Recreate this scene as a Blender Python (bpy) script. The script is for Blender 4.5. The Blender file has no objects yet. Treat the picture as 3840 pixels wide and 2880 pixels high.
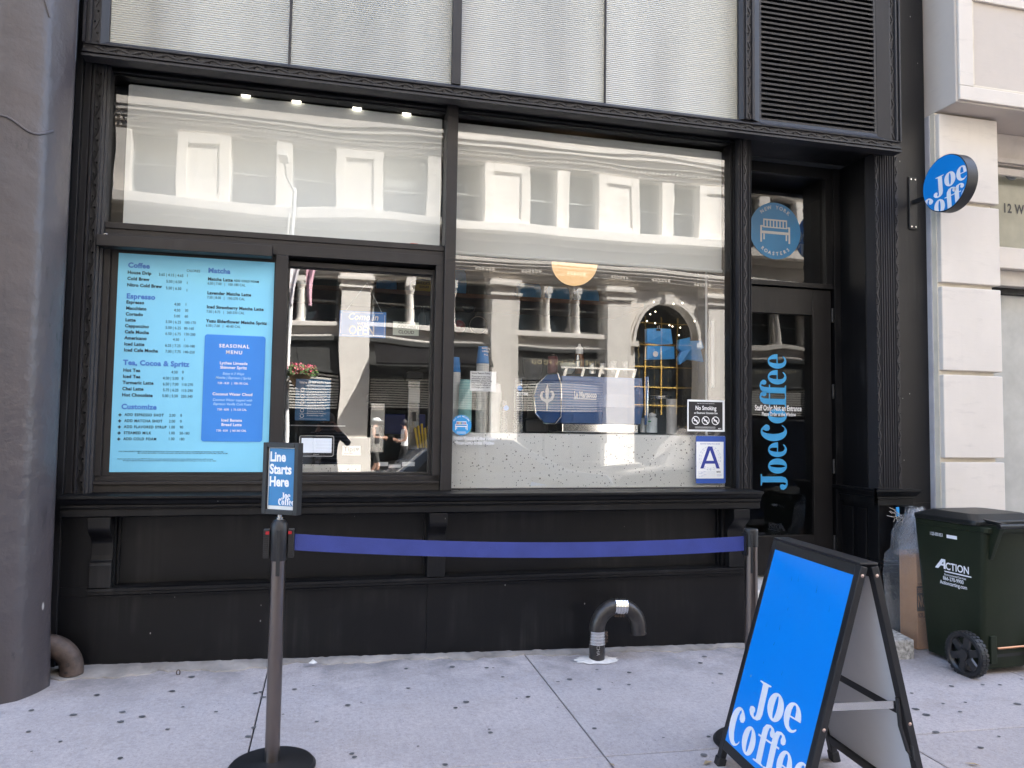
import bpy, bmesh, math, random
from mathutils import Vector, Matrix
R_ = math.radians
random.seed(7)
S = bpy.context.scene
COL = S.collection

# ------------------------------------------------------------------ camera, sky, sun, exposure
CX, CY, CZ = 0.0, -4.65, 1.45
FPX = 2800.0
def _basis(yaw, pit, rol):
    f = Vector((math.sin(yaw)*math.cos(pit), math.cos(yaw)*math.cos(pit), math.sin(pit)))
    r = f.cross(Vector((0, 0, 1))).normalized(); u = r.cross(f)
    c, s = math.cos(rol), math.sin(rol)
    return c*r + s*u, -s*r + c*u, f
CR, CU, CF = _basis(R_(13.65), R_(3.22), R_(.845))
cam = bpy.data.cameras.new('camera'); camo = bpy.data.objects.new('camera', cam); COL.objects.link(camo)
camo.matrix_world = Matrix(((CR.x, CU.x, -CF.x, CX), (CR.y, CU.y, -CF.y, CY), (CR.z, CU.z, -CF.z, CZ), (0, 0, 0, 1)))
cam.sensor_width = 36.0; cam.lens = 36.0*FPX/3840.0; cam.clip_start = .05; cam.clip_end = 500
S.camera = camo

SUN = Vector((.45, .36, .82)).normalized()          # towards the sun: high, behind the shop, from the right
world = bpy.data.worlds.new('World'); S.world = world; world.use_nodes = True
wn = world.node_tree; bg = wn.nodes['Background']
sky = wn.nodes.new('ShaderNodeTexSky'); sky.sky_type = 'NISHITA'; sky.sun_disc = False
sky.sun_elevation = math.asin(SUN.z); sky.sun_rotation = math.atan2(SUN.x, SUN.y)
sky.air_density = 1.0; sky.dust_density = 1.6; sky.ozone_density = 1.0
wn.links.new(sky.outputs[0], bg.inputs[0]); bg.inputs[1].default_value = .13
sl = bpy.data.lights.new('sun', 'SUN'); sl.energy = 5.0; sl.angle = R_(.53); sl.color = (1, .975, .93)
slo = bpy.data.objects.new('sun', sl); COL.objects.link(slo)
slo.rotation_euler = SUN.to_track_quat('Z', 'Y').to_euler(); slo.location = (10, 10, 30)
S.view_settings.view_transform = 'Standard'; S.view_settings.look = 'None'
S.view_settings.exposure = 3.0; S.view_settings.gamma = 1.0; S.view_settings.use_curve_mapping = False
S.render.engine = 'CYCLES'
S.cycles.max_bounces = 10; S.cycles.diffuse_bounces = 5; S.cycles.glossy_bounces = 4
S.cycles.transparent_max_bounces = 16; S.cycles.transmission_bounces = 6
S.cycles.caustics_reflective = False; S.cycles.caustics_refractive = False
S.cycles.sample_clamp_indirect = 6.0; S.cycles.use_denoising = True

# ------------------------------------------------------------------ pixel of the 3840x2880 photograph -> point on a real plane (tape measure)
def _ray(px, py): return (px-1920)/FPX*CR - (py-1440)/FPX*CU + CF
CAMP = Vector((CX, CY, CZ))
def at(px, py, Y=0.0):
    d = _ray(px, py); return CAMP + d*((Y-CY)/d.y)
GA, GB, GC = -.0235, .02, .048
def G(x, y): return GC + GA*x + GB*y                      # the pavement falls to the right and towards the street
def atg(px, py):
    d = _ray(px, py); t = (GC+GA*CX+GB*CY-CZ)/(d.z-GA*d.x-GB*d.y); return CAMP + d*t

# ------------------------------------------------------------------ objects
def link(o, parent=None):
    COL.objects.link(o)
    if parent is not None: o.parent = parent
    return o
def tag(o, label=None, cat=None, group=None, kind=None):
    if label: o['label'] = label
    if cat: o['category'] = cat
    if group: o['group'] = group
    if kind: o['kind'] = kind
    return o
def thing(name, label, cat, loc=(0, 0, 0), group=None):
    o = bpy.data.objects.new(name, None); o.empty_display_size = .1
    o.location = loc; COL.objects.link(o)
    return tag(o, label, cat, group)
def base_of(p):
    v = Vector((0, 0, 0))
    while p is not None: v += Vector(p.location); p = p.parent
    return v

class MB:
    """collects boxes, prisms, tubes and lathes in world coordinates and links them as ONE mesh object"""
    def __init__(s): s.v = []; s.f = []; s.m = []
    def add(s, vs, fs, mi=0):
        b = len(s.v); s.v += [tuple(p) for p in vs]
        for f in fs: s.f.append([i+b for i in f]); s.m.append(mi)
        return s
    def box(s, x0, x1, y0, y1, z0, z1, mi=0):
        v = [(x0,y0,z0),(x1,y0,z0),(x1,y1,z0),(x0,y1,z0),(x0,y0,z1),(x1,y0,z1),(x1,y1,z1),(x0,y1,z1)]
        return s.add(v, [(3,2,1,0),(4,5,6,7),(0,1,5,4),(1,2,6,5),(2,3,7,6),(3,0,4,7)], mi)
    def obox(s, c, ax, ay, az, mi=0):
        """box from its centre and three half-axis vectors"""
        c, ax, ay, az = map(Vector, (c, ax, ay, az))
        v = [c-ax-ay-az, c+ax-ay-az, c+ax+ay-az, c-ax+ay-az, c-ax-ay+az, c+ax-ay+az, c+ax+ay+az, c-ax+ay+az]
        return s.add(v, [(3,2,1,0),(4,5,6,7),(0,1,5,4),(1,2,6,5),(2,3,7,6),(3,0,4,7)], mi)
    def bar(s, a, b, side, nrm, w, h, mi=0):
        a, b = Vector(a), Vector(b); d = (b-a)/2; n = Vector(nrm).normalized(); sd = d.normalized().cross(n)
        return s.obox((a+b)/2, d, sd*w/2, n*h/2, mi)
    def loft(s, rings, cap=True, mi=0, closed=True):
        n = len(rings[0]); b = len(s.v); s.v += [tuple(p) for r in rings for p in r]
        m = n if closed else n-1
        for i in range(len(rings)-1):
            for j in range(m):
                k = (j+1) % n
                s.f.append([b+i*n+j, b+i*n+k, b+(i+1)*n+k, b+(i+1)*n+j]); s.m.append(mi)
        if cap:
            s.f.append([b+j for j in range(n)][::-1]); s.m.append(mi)
            q = b+(len(rings)-1)*n; s.f.append([q+j for j in range(n)]); s.m.append(mi)
        return s
    def prism_x(s, yz, x0, x1, mi=0): return s.loft([[(x0, y, z) for y, z in yz], [(x1, y, z) for y, z in yz]], True, mi)
    def prism_z(s, xy, z0, z1, mi=0): return s.loft([[(x, y, z0) for x, y in xy], [(x, y, z1) for x, y in xy]], True, mi)
    def prism_y(s, xz, y0, y1, mi=0): return s.loft([[(x, y0, z) for x, z in xz], [(x, y1, z) for x, z in xz]], True, mi)
    def tube(s, path, r, n=10, cap=True, mi=0):
        path = [Vector(p) for p in path]; rr = r if isinstance(r, (list, tuple)) else [r]*len(path)
        t = (path[1]-path[0]).normalized(); up = Vector((0,0,1)) if abs(t.z) < .9 else Vector((1,0,0))
        nrm = (up - t*up.dot(t)).normalized(); rings = []
        for i, p in enumerate(path):
            a = path[max(i-1,0)]; b = path[min(i+1,len(path)-1)]; t = (b-a).normalized()
            nrm = (nrm - t*nrm.dot(t)).normalized(); bi = t.cross(nrm)
            rings.append([p + (nrm*math.cos(q)+bi*math.sin(q))*rr[i] for q in [2*math.pi*k/n for k in range(n)]])
        return s.loft(rings, cap, mi)
    def lathe(s, c, prof, n=20, axis='z', cap=True, mi=0):
        c = Vector(c); rings = []
        for r, h in prof:
            ring = []
            for k in range(n):
                q = 2*math.pi*k/n; a, b = r*math.cos(q), r*math.sin(q)
                ring.append(c + (Vector((a,b,h)) if axis == 'z' else Vector((h,a,b)) if axis == 'x' else Vector((a,h,b))))
            rings.append(ring)
        return s.loft(rings, cap, mi)
    def sphere(s, c, r, n=14, m=9, sc=(1,1,1), mi=0):
        prof = [(max(1e-4, r*math.sin(math.pi*i/m)), -r*math.cos(math.pi*i/m)) for i in range(m+1)]
        b = len(s.v); s.lathe((0,0,0), prof, n, 'z', True, mi)
        for i in range(b, len(s.v)):
            p = s.v[i]; s.v[i] = (c[0]+p[0]*sc[0], c[1]+p[1]*sc[1], c[2]+p[2]*sc[2])
        return s
    def build(s, name, mats, parent=None, bev=0.0, smooth=False, **props):
        off = base_of(parent) if parent is not None else Vector((0,0,0))
        me = bpy.data.meshes.new(name)
        me.from_pydata([(p[0]-off.x, p[1]-off.y, p[2]-off.z) for p in s.v], [], s.f)
        mats = mats if isinstance(mats, (list, tuple)) else [mats]
        for m in mats: me.materials.append(m)
        if len(mats) > 1:
            for p, mi in zip(me.polygons, s.m): p.material_index = mi
        bm = bmesh.new(); bm.from_mesh(me); bmesh.ops.recalc_face_normals(bm, faces=bm.faces); bm.to_mesh(me); bm.free()
        if smooth:
            for p in me.polygons: p.use_smooth = True
            try: me.set_sharp_from_angle(angle=R_(38))
            except Exception: pass
        o = bpy.data.objects.new(name, me); link(o, parent)
        if bev:
            b = o.modifiers.new('bevel', 'BEVEL'); b.width = bev; b.segments = 2; b.limit_method = 'ANGLE'; b.angle_limit = R_(40)
        for k, v in props.items(): o[k] = v
        return o
def dup(root, loc, label=None, group=None):
    r = root.copy(); COL.objects.link(r); r.location = loc
    if label: r['label'] = label
    if group: r['group'] = group
    for ch in list(root.children):
        c = ch.copy(); COL.objects.link(c); c.parent = r
        for g in ch.children:
            d = g.copy(); COL.objects.link(d); d.parent = c
    return r
def dup_part(o, delta):
    c = o.copy(); COL.objects.link(c); c.parent = o.parent; c.location = Vector(o.location)+Vector(delta)
    for g in o.children:
        d = g.copy(); COL.objects.link(d); d.parent = c
    return c

# ------------------------------------------------------------------ materials
def newmat(name):
    m = bpy.data.materials.new(name); m.use_nodes = True
    nt = m.node_tree; return m, nt, nt.nodes['Principled BSDF'], nt.nodes['Material Output']
def N(nt, t, **kw):
    n = nt.nodes.new(t)
    for k, v in kw.items():
        if k in n.inputs: n.inputs[k].default_value = v
        else: setattr(n, k, v)
    return n
def coords(nt, scale=(1,1,1)):
    tc = N(nt, 'ShaderNodeTexCoord'); mp = N(nt, 'ShaderNodeMapping'); mp.inputs['Scale'].default_value = scale
    nt.links.new(tc.outputs['Object'], mp.inputs['Vector']); return mp.outputs[0]
def noise(nt, vec, scale, detail=4, rough=.55):
    n = N(nt, 'ShaderNodeTexNoise'); n.inputs['Scale'].default_value = scale; n.inputs['Detail'].default_value = detail
    n.inputs['Roughness'].default_value = rough; nt.links.new(vec, n.inputs['Vector']); return n.outputs['Fac']
def ramp(nt, fac, stops):
    r = N(nt, 'ShaderNodeValToRGB'); e = r.color_ramp.elements
    while len(e) < len(stops): e.new(.5)
    for i, (p, c) in enumerate(stops):
        e[i].position = p; e[i].color = (c, c, c, 1) if not isinstance(c, (tuple, list)) else tuple(c)+(1,)
    nt.links.new(fac, r.inputs[0]); return r.outputs[0]
def mixc(nt, fac, a, b, mode='MIX'):
    m = N(nt, 'ShaderNodeMix'); m.data_type = 'RGBA'; m.blend_type = mode
    for sock, v in ((m.inputs[0], fac), (m.inputs[6], a), (m.inputs[7], b)):
        if isinstance(v, (int, float)): sock.default_value = v
        elif isinstance(v, (tuple, list)): sock.default_value = tuple(v)+(1,)
        else: nt.links.new(v, sock)
    return m.outputs[2]
def bump(nt, bs, h, strength=.3, dist=.01):
    b = N(nt, 'ShaderNodeBump'); b.inputs['Strength'].default_value = strength; b.inputs['Distance'].default_value = dist
    nt.links.new(h, b.inputs['Height']); nt.links.new(b.outputs[0], bs.inputs['Normal'])
def simple(name, col, rough=.5, metal=0.0, var=.12, vs=6.0, bmp=0.0, bs_=40.0, coat=0.0, spec=.5):
    m, nt, bs, out = newmat(name)
    v = coords(nt); n = noise(nt, v, vs)
    lo = tuple(max(0, c*(1-var)) for c in col); hi = tuple(min(1, c*(1+var)) for c in col)
    c = mixc(nt, ramp(nt, n, [(.3, 0), (.7, 1)]), lo, hi); nt.links.new(c, bs.inputs['Base Color'])
    bs.inputs['Roughness'].default_value = rough; bs.inputs['Metallic'].default_value = metal
    bs.inputs['Coat Weight'].default_value = coat; bs.inputs['Specular IOR Level'].default_value = spec
    if bmp: bump(nt, bs, noise(nt, v, bs_, 6), bmp, .004)
    return m
def paint(name, col, rough=.4, spec=.36, dust=.35, specks=True, dustcol=(.12,.115,.11), rvar=.12):
    """old gloss paint: uneven sheen, dust, vertical run marks, small pale nicks"""
    m, nt, bs, out = newmat(name); v = coords(nt)
    n1 = noise(nt, v, 3.0, 6); st = noise(nt, coords(nt, (22, 22, .9)), 1.0, 3)
    d = N(nt, 'ShaderNodeMath', operation='MULTIPLY'); nt.links.new(ramp(nt, n1, [(.45, 0), (.8, 1)]), d.inputs[0]); nt.links.new(ramp(nt, st, [(.45, 0), (.75, 1)]), d.inputs[1])
    dm = N(nt, 'ShaderNodeMath', operation='MULTIPLY'); dm.inputs[1].default_value = dust; nt.links.new(d.outputs[0], dm.inputs[0])
    c = mixc(nt, dm.outputs[0], col, dustcol)
    if specks:
        vo = N(nt, 'ShaderNodeTexVoronoi'); vo.inputs['Scale'].default_value = 17; nt.links.new(coords(nt, (1, 1, .6)), vo.inputs['Vector'])
        sep = N(nt, 'ShaderNodeSeparateColor'); nt.links.new(vo.outputs['Color'], sep.inputs[0])
        a = ramp(nt, sep.outputs[0], [(.86, 0), (.865, 1)]); b = ramp(nt, vo.outputs['Distance'], [(.04, 1), (.075, 0)])
        mm = N(nt, 'ShaderNodeMath', operation='MULTIPLY'); nt.links.new(a, mm.inputs[0]); nt.links.new(b, mm.inputs[1])
        c = mixc(nt, mm.outputs[0], c, (.33, .32, .3))
    nt.links.new(c, bs.inputs['Base Color']); bs.inputs['Specular IOR Level'].default_value = spec
    rr = N(nt, 'ShaderNodeMapRange'); rr.inputs['To Min'].default_value = rough-rvar; rr.inputs['To Max'].default_value = rough+rvar
    nt.links.new(n1, rr.inputs['Value']); nt.links.new(rr.outputs[0], bs.inputs['Roughness'])
    bump(nt, bs, noise(nt, v, 55, 5), .12, .002)
    return m
BLACK = paint('black_paint', (.0026, .0024, .0031), .46, .30, dust=.22)
FRAME = paint('dark_bronze_paint', (.0195, .0165, .0160), .45, dust=.2, specks=False)
CAST = paint('charcoal_cast_iron_paint', (.024, .0225, .0245), .48, dust=.4, specks=False, dustcol=(.11,.105,.10))
PIER = paint('worn_black_wall_paint', (.0095, .0090, .0102), .42, dust=.25)
DARK = simple('deep_black', (.006, .006, .007), .6)  # near-black of the louvre backing, spot housings and bin pocket

def column_mat():
    m, nt, bs, out = newmat('old_grey_column_paint'); v = coords(nt)
    n1 = noise(nt, v, 1.6, 5); st = noise(nt, coords(nt, (9, 9, .5)), 1.0, 4)
    c = mixc(nt, ramp(nt, n1, [(.35, 0), (.7, 1)]), (.062, .055, .060), (.077, .063, .063))
    c = mixc(nt, ramp(nt, st, [(.5, 0), (.8, .6)]), c, (.046, .044, .050))
    # scuffs through the paint
    sc = noise(nt, coords(nt, (14, 14, 4)), 1.0, 6, .7)
    gate = noise(nt, coords(nt, (2.2, 2.2, 1.3)), 1.0, 2)
    mm = N(nt, 'ShaderNodeMath', operation='MULTIPLY'); nt.links.new(ramp(nt, sc, [(.57, 0), (.61, 1)]), mm.inputs[0]); nt.links.new(ramp(nt, gate, [(.57, 0), (.65, 1)]), mm.inputs[1])
    c = mixc(nt, mm.outputs[0], c, (.018, .017, .02))
    vo = N(nt, 'ShaderNodeTexVoronoi'); vo.inputs['Scale'].default_value = 8; nt.links.new(coords(nt, (1, 1, .45)), vo.inputs['Vector'])
    sep = N(nt, 'ShaderNodeSeparateColor'); nt.links.new(vo.outputs['Color'], sep.inputs[0])
    a = ramp(nt, sep.outputs[0], [(.93, 0), (.935, 1)]); b = ramp(nt, vo.outputs['Distance'], [(.05, 1), (.08, 0)])
    m2 = N(nt, 'ShaderNodeMath', operation='MULTIPLY'); nt.links.new(a, m2.inputs[0]); nt.links.new(b, m2.inputs[1])
    c = mixc(nt, m2.outputs[0], c, (.5, .47, .44))
    # rust and splash at the foot
    sx = N(nt, 'ShaderNodeSeparateXYZ'); nt.links.new(v, sx.inputs[0])
    ft = N(nt, 'ShaderNodeMapRange'); ft.inputs['From Min'].default_value = .45; ft.inputs['From Max'].default_value = .08
    nt.links.new(sx.outputs['Z'], ft.inputs['Value'])
    m3 = N(nt, 'ShaderNodeMath', operation='MULTIPLY'); nt.links.new(ft.outputs[0], m3.inputs[0]); nt.links.new(ramp(nt, st, [(.35, 0), (.7, 1)]), m3.inputs[1])
    c = mixc(nt, m3.outputs[0], c, (.045, .037, .036))
    nt.links.new(c, bs.inputs['Base Color']); bs.inputs['Roughness'].default_value = .37
    ad = N(nt, 'ShaderNodeMath', operation='ADD'); nt.links.new(noise(nt, v, 5, 3), ad.inputs[0])
    k = N(nt, 'ShaderNodeMath', operation='MULTIPLY'); k.inputs[1].default_value = .12; nt.links.new(noise(nt, v, 60, 4), k.inputs[0]); nt.links.new(k.outputs[0], ad.inputs[1])
    bump(nt, bs, ad.outputs[0], .45, .03)
    return m
COLUMN = column_mat()

def concrete(name, base=(.44, .395, .385), brush=True):
    m, nt, bs, out = newmat(name); v = coords(nt)
    big = noise(nt, v, 1.3, 6); fine = noise(nt, v, 160, 3, .7); mid = noise(nt, v, 11, 6, .65)
    c = mixc(nt, ramp(nt, big, [(.3, 0), (.72, 1)]), tuple(x*.84 for x in base), tuple(x*1.06 for x in base))
    c = mixc(nt, ramp(nt, mid, [(.55, 0), (.8, .5)]), c, tuple(x*.62 for x in base))
    g = noise(nt, v, 48, 4, .75); c = mixc(nt, ramp(nt, g, [(.36, .5), (.5, 0)]), c, tuple(x*.62 for x in base)); c = mixc(nt, ramp(nt, g, [(.55, 0), (.68, .35)]), c, tuple(min(1, x*1.35) for x in base))
    blot = noise(nt, coords(nt, (2.6, 3.4, 1)), 1.0, 7, .7); c = mixc(nt, ramp(nt, blot, [(.54, 0), (.70, .45)]), c, tuple(x*.66 for x in (base[0]*1.03, base[1], base[2]*.93)))
    oi = N(nt, 'ShaderNodeObjectInfo'); hv = N(nt, 'ShaderNodeMapRange'); hv.inputs['To Min'].default_value = .93; hv.inputs['To Max'].default_value = 1.06; nt.links.new(oi.outputs['Random'], hv.inputs['Value'])
    hs = N(nt, 'ShaderNodeHueSaturation'); nt.links.new(hv.outputs[0], hs.inputs['Value']); nt.links.new(c, hs.inputs['Color']); c = hs.outputs[0]
    c = mixc(nt, ramp(nt, fine, [(.28, .55), (.5, 0)]), c, tuple(x*.5 for x in base))
    c = mixc(nt, ramp(nt, fine, [(.62, 0), (.78, .5)]), c, (.72, .72, .73))
    if brush:
        br = noise(nt, coords(nt, (90, 2.5, 1)), 1.0, 3); c = mixc(nt, ramp(nt, br, [(.45, 0), (.8, .22)]), c, tuple(x*.6 for x in base))
    vo = N(nt, 'ShaderNodeTexVoronoi'); vo.inputs['Scale'].default_value = 70; nt.links.new(v, vo.inputs['Vector'])
    sep = N(nt, 'ShaderNodeSeparateColor'); nt.links.new(vo.outputs['Color'], sep.inputs[0])
    mm = N(nt, 'ShaderNodeMath', operation='MULTIPLY'); nt.links.new(ramp(nt, sep.outputs[0], [(.93, 0), (.935, 1)]), mm.inputs[0]); nt.links.new(ramp(nt, vo.outputs['Distance'], [(.1, 1), (.2, 0)]), mm.inputs[1])
    c = mixc(nt, mm.outputs[0], c, (.12, .115, .11))
    # darker, dirtier band along the wall foot
    sx = N(nt, 'ShaderNodeSeparateXYZ'); nt.links.new(v, sx.inputs[0])
    ft = N(nt, 'ShaderNodeMapRange'); ft.inputs['From Min'].default_value = -.7; ft.inputs['From Max'].default_value = -.05
    nt.links.new(sx.outputs['Y'], ft.inputs['Value'])
    m3 = N(nt, 'ShaderNodeMath', operation='MULTIPLY'); nt.links.new(ft.outputs[0], m3.inputs[0]); nt.links.new(ramp(nt, noise(nt, v, 4, 6, .65), [(.42, 0), (.66, .75)]), m3.inputs[1])
    if brush: c = mixc(nt, m3.outputs[0], c, (.15, .145, .145))
    nt.links.new(c, bs.inputs['Base Color']); bs.inputs['Roughness'].default_value = .85
    bump(nt, bs, fine, .25, .003)
    return m
SLAB = concrete('pavement_concrete'); JOINT = simple('joint_dirt', (.035, .033, .032), .95)
MORTAR = simple('patched_mortar', (.27, .245, .222), .95, var=.4, vs=5, bmp=.35, bs_=60)
MORTARW = simple('fresh_white_mortar', (.66, .62, .57), .95, var=.15, vs=22, bmp=.6, bs_=50)
ASPHALT = simple('asphalt', (.05, .05, .052), .9, var=.25, vs=3, bmp=.5, bs_=120)
GRANITE = simple('grey_granite', (.36, .34, .31), .85, var=.6, vs=45, bmp=.6, bs_=60)

def stone_white(name, col=(.64, .585, .525), dirt=.5):
    m, nt, bs, out = newmat(name); v = coords(nt)
    b = noise(nt, v, 2.2, 7, .6); s2 = noise(nt, coords(nt, (3, 3, 14)), 1.0, 6, .65); run = noise(nt, coords(nt, (30, 30, 1.2)), 1.0, 4)
    c = mixc(nt, ramp(nt, b, [(.3, 0), (.75, 1)]), tuple(x*.93 for x in col), tuple(min(1, x*1.04) for x in col))
    c = mixc(nt, ramp(nt, s2, [(.58, 0), (.8, dirt)]), c, (.40, .36, .33))
    c = mixc(nt, ramp(nt, run, [(.62, 0), (.85, dirt*.6)]), c, (.45, .41, .38))
    nt.links.new(c, bs.inputs['Base Color']); bs.inputs['Roughness'].default_value = .8
    bump(nt, bs, s2, .25, .006); return m
WSTONE = stone_white('white_painted_stone'); WJOINT = simple('stone_joint', (.62, .56, .46), .9)
FSTONE = stone_white('limestone_facade', (.58, .54, .485), .4)
FSTONE2 = stone_white('pale_limestone', (.68, .635, .575), .35)

def glass_mat(name, k=2.0, add=.03, warp=.003, tint=(.96, .98, .97), warpscale=(1.1, 1, 2.2), ior=1.5):
    """plain architectural glass: clear seen through, Fresnel mirror on top, slightly wavy"""
    m, nt, bs, out = newmat(name); nt.nodes.remove(bs)
    tr = N(nt, 'ShaderNodeBsdfTransparent'); tr.inputs[0].default_value = tint+(1,)
    gl = N(nt, 'ShaderNodeBsdfGlossy'); gl.inputs['Roughness'].default_value = 0.0; gl.inputs[0].default_value = (1, 1, 1, 1)
    fr = N(nt, 'ShaderNodeFresnel'); fr.inputs['IOR'].default_value = ior
    ma = N(nt, 'ShaderNodeMath', operation='MULTIPLY_ADD'); ma.inputs[1].default_value = k; ma.inputs[2].default_value = add; ma.use_clamp = True
    nt.links.new(fr.outputs[0], ma.inputs[0])
    mx = N(nt, 'ShaderNodeMixShader'); nt.links.new(ma.outputs[0], mx.inputs[0]); nt.links.new(tr.outputs[0], mx.inputs[1]); nt.links.new(gl.outputs[0], mx.inputs[2])
    if warp:
        b = N(nt, 'ShaderNodeBump'); b.inputs['Strength'].default_value = 1.0; b.inputs['Distance'].default_value = warp
        nt.links.new(noise(nt, coords(nt, warpscale), 1.0, 1.2, .4), b.inputs['Height']); nt.links.new(b.outputs[0], gl.inputs['Normal'])
    nt.links.new(mx.outputs[0], out.inputs[0]); return m
GLASS = glass_mat('window_glass', .45, .112, .0014, (1, 1, 1))
GLASS2 = glass_mat('inner_window_glass', .10, .022, .0012, (1, 1, 1), warpscale=(1.4, 1, 1.7))
GLASSUL = glass_mat('upper_window_glass', .45, .068, .0022, (1, 1, 1), warpscale=(.9, 1, 2.0))
SGLASS = glass_mat('sash_glass', .45, .17, .0016, (1, 1, 1))
DGLASS = glass_mat('door_glass', .7, .018, .0022, (.60, .62, .65), (1.6, 1, 1.8))
FGLASS = simple('far_window_glass', (.02, .026, .03), .06, var=.2, vs=.5)
CLEAR = glass_mat('thin_clear_plastic', 2.0, .05, .0)
WHITE = simple('white_print', (.82, .82, .82), .5, var=.02)
def printmat(name, col, rough=.45): return simple(name, col, rough, var=.03, vs=3)
SKYBLUE = printmat('menu_light_blue', (.225, .63, .86)); MIDBLUE = printmat('menu_mid_blue', (.035, .235, .70))
HEADBLUE = printmat('menu_heading_blue', (.07, .22, .62)); INK = printmat('dark_navy_ink', (.015, .03, .055)); INK2 = printmat('grey_ink', (.05, .09, .13))
PALEBLUE = printmat('pale_blue_ink', (.45, .72, .95))
SIGNBLUE = paint('sign_blue', (.0, .24, .80), .36, .5, dust=.03, dustcol=(.3, .45, .7), rvar=.08); LOGOWHITE = printmat('logo_white', (.84, .83, .86))
DECALBLUE = printmat('decal_blue', (.03, .30, .66)); POSTERBLUE = printmat('poster_blue', (.02, .12, .26))
BLACKINK = printmat('black_ink', (.012, .012, .014)); PAPER = simple('white_paper', (.78, .79, .78), .7, var=.03)
PLASTIC = simple('black_plastic', (.012, .0115, .0125), .45, bmp=.1); POSTM = simple('gunmetal_post', (.20, .170, .155), .30, 1.0, var=.1, vs=3)
BELT = simple('blue_webbing', (.030, .044, .21), .75, var=.1, vs=8, bmp=.4, bs_=220)
STEEL = simple('brushed_steel', (.62, .62, .60), .22, 1.0, var=.06); CHROME = simple('chrome', (.8, .8, .8), .08, 1.0, var=.02)
RUST = simple('rusty_iron', (.085, .060, .048), .6, .35, var=.55, vs=14, bmp=.8, bs_=28)
IRON = simple('tarred_iron_pipe', (.036, .032, .030), .30, .2, var=.5, vs=16, bmp=.7, bs_=40)
BINGREEN = simple('bin_green', (.0155, .0205, .0118), .45, spec=.16, var=.1, vs=4, bmp=.15, bs_=140); LIDBLACK = simple('bin_lid_black', (.009, .0095, .009), .42, spec=.35, bmp=.15, bs_=140)
RUBBER = simple('rubber', (.012, .012, .013), .6, bmp=.3); CARD = simple('brown_cardboard', (.36, .19, .095), .8, var=.12, vs=7)
CARDDARK = simple('dark_brown_print', (.045, .03, .024), .75, var=.1); WHITEPANEL = simple('white_plastic_panel', (.60, .60, .62), .5, var=.05, vs=3)
WOOD = simple('shelf_wood', (.16, .075, .035), .55, var=.25, vs=12); RED = simple('red_plastic', (.42, .012, .02), .35)
BLIND = simple('roller_blind_fabric', (.66, .675, .635), .9, var=.03, vs=1.5)
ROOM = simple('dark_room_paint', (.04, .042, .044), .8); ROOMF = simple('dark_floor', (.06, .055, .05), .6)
MACHBLUE = simple('blue_enamel', (.05, .12, .31), .16, var=.05, coat=.6); BAGBLUE = simple('blue_foil_bag', (.06, .36, .82), .32, var=.15, bmp=.9, bs_=14)
CUPTEAL = simple('teal_paper_cup', (.30, .60, .56), .6); CUPBLUE = simple('blue_paper_cup', (.05, .24, .58), .55); CUPWHITE = simple('white_paper_cup', (.75, .74, .70), .6)
YELLOW = simple('yellow_bag', (.65, .46, .05), .5, var=.2, bmp=.6, bs_=16); SKIN = simple('skin', (.42, .24, .17), .55, var=.06); HAIR = simple('dark_hair', (.018, .012, .010), .6)
def emit(name, col, st):
    m, nt, bs, out = newmat(name); bs.inputs['Base Color'].default_value = col+(1,); bs.inputs['Emission Color'].default_value = col+(1,); bs.inputs['Emission Strength'].default_value = st; return m
LAMP = emit('lit_lamp', (1, .93, .78), 1.1); GLOBE = emit('warm_globe', (.75, .47, .22), .16); BULB = emit('string_light_bulb', (1, .85, .6), 1.5)
SCREEN = emit('tablet_screen', (.62, .68, .80), .12)
def terrazzo():
    m, nt, bs, out = newmat('terrazzo'); v = coords(nt)
    c = mixc(nt, ramp(nt, noise(nt, v, 3), [(.3, 0), (.7, 1)]), (.86, .87, .82), (.90, .905, .86))
    for sc, col, thr in ((75, (.10, .11, .10), .82), (130, (.80, .80, .78), .75), (48, (.22, .21, .19), .93)):
        vo = N(nt, 'ShaderNodeTexVoronoi'); vo.inputs['Scale'].default_value = sc; nt.links.new(v, vo.inputs['Vector'])
        sep = N(nt, 'ShaderNodeSeparateColor'); nt.links.new(vo.outputs['Color'], sep.inputs[0])
        mm = N(nt, 'ShaderNodeMath', operation='MULTIPLY'); nt.links.new(ramp(nt, sep.outputs[0], [(thr, 0), (thr+.005, 1)]), mm.inputs[0]); nt.links.new(ramp(nt, vo.outputs['Distance'], [(.22, 1), (.32, 0)]), mm.inputs[1])
        c = mixc(nt, mm.outputs[0], c, col)
    nt.links.new(c, bs.inputs['Base Color']); bs.inputs['Roughness'].default_value = .35; return m
TERRAZZO = terrazzo()
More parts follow.
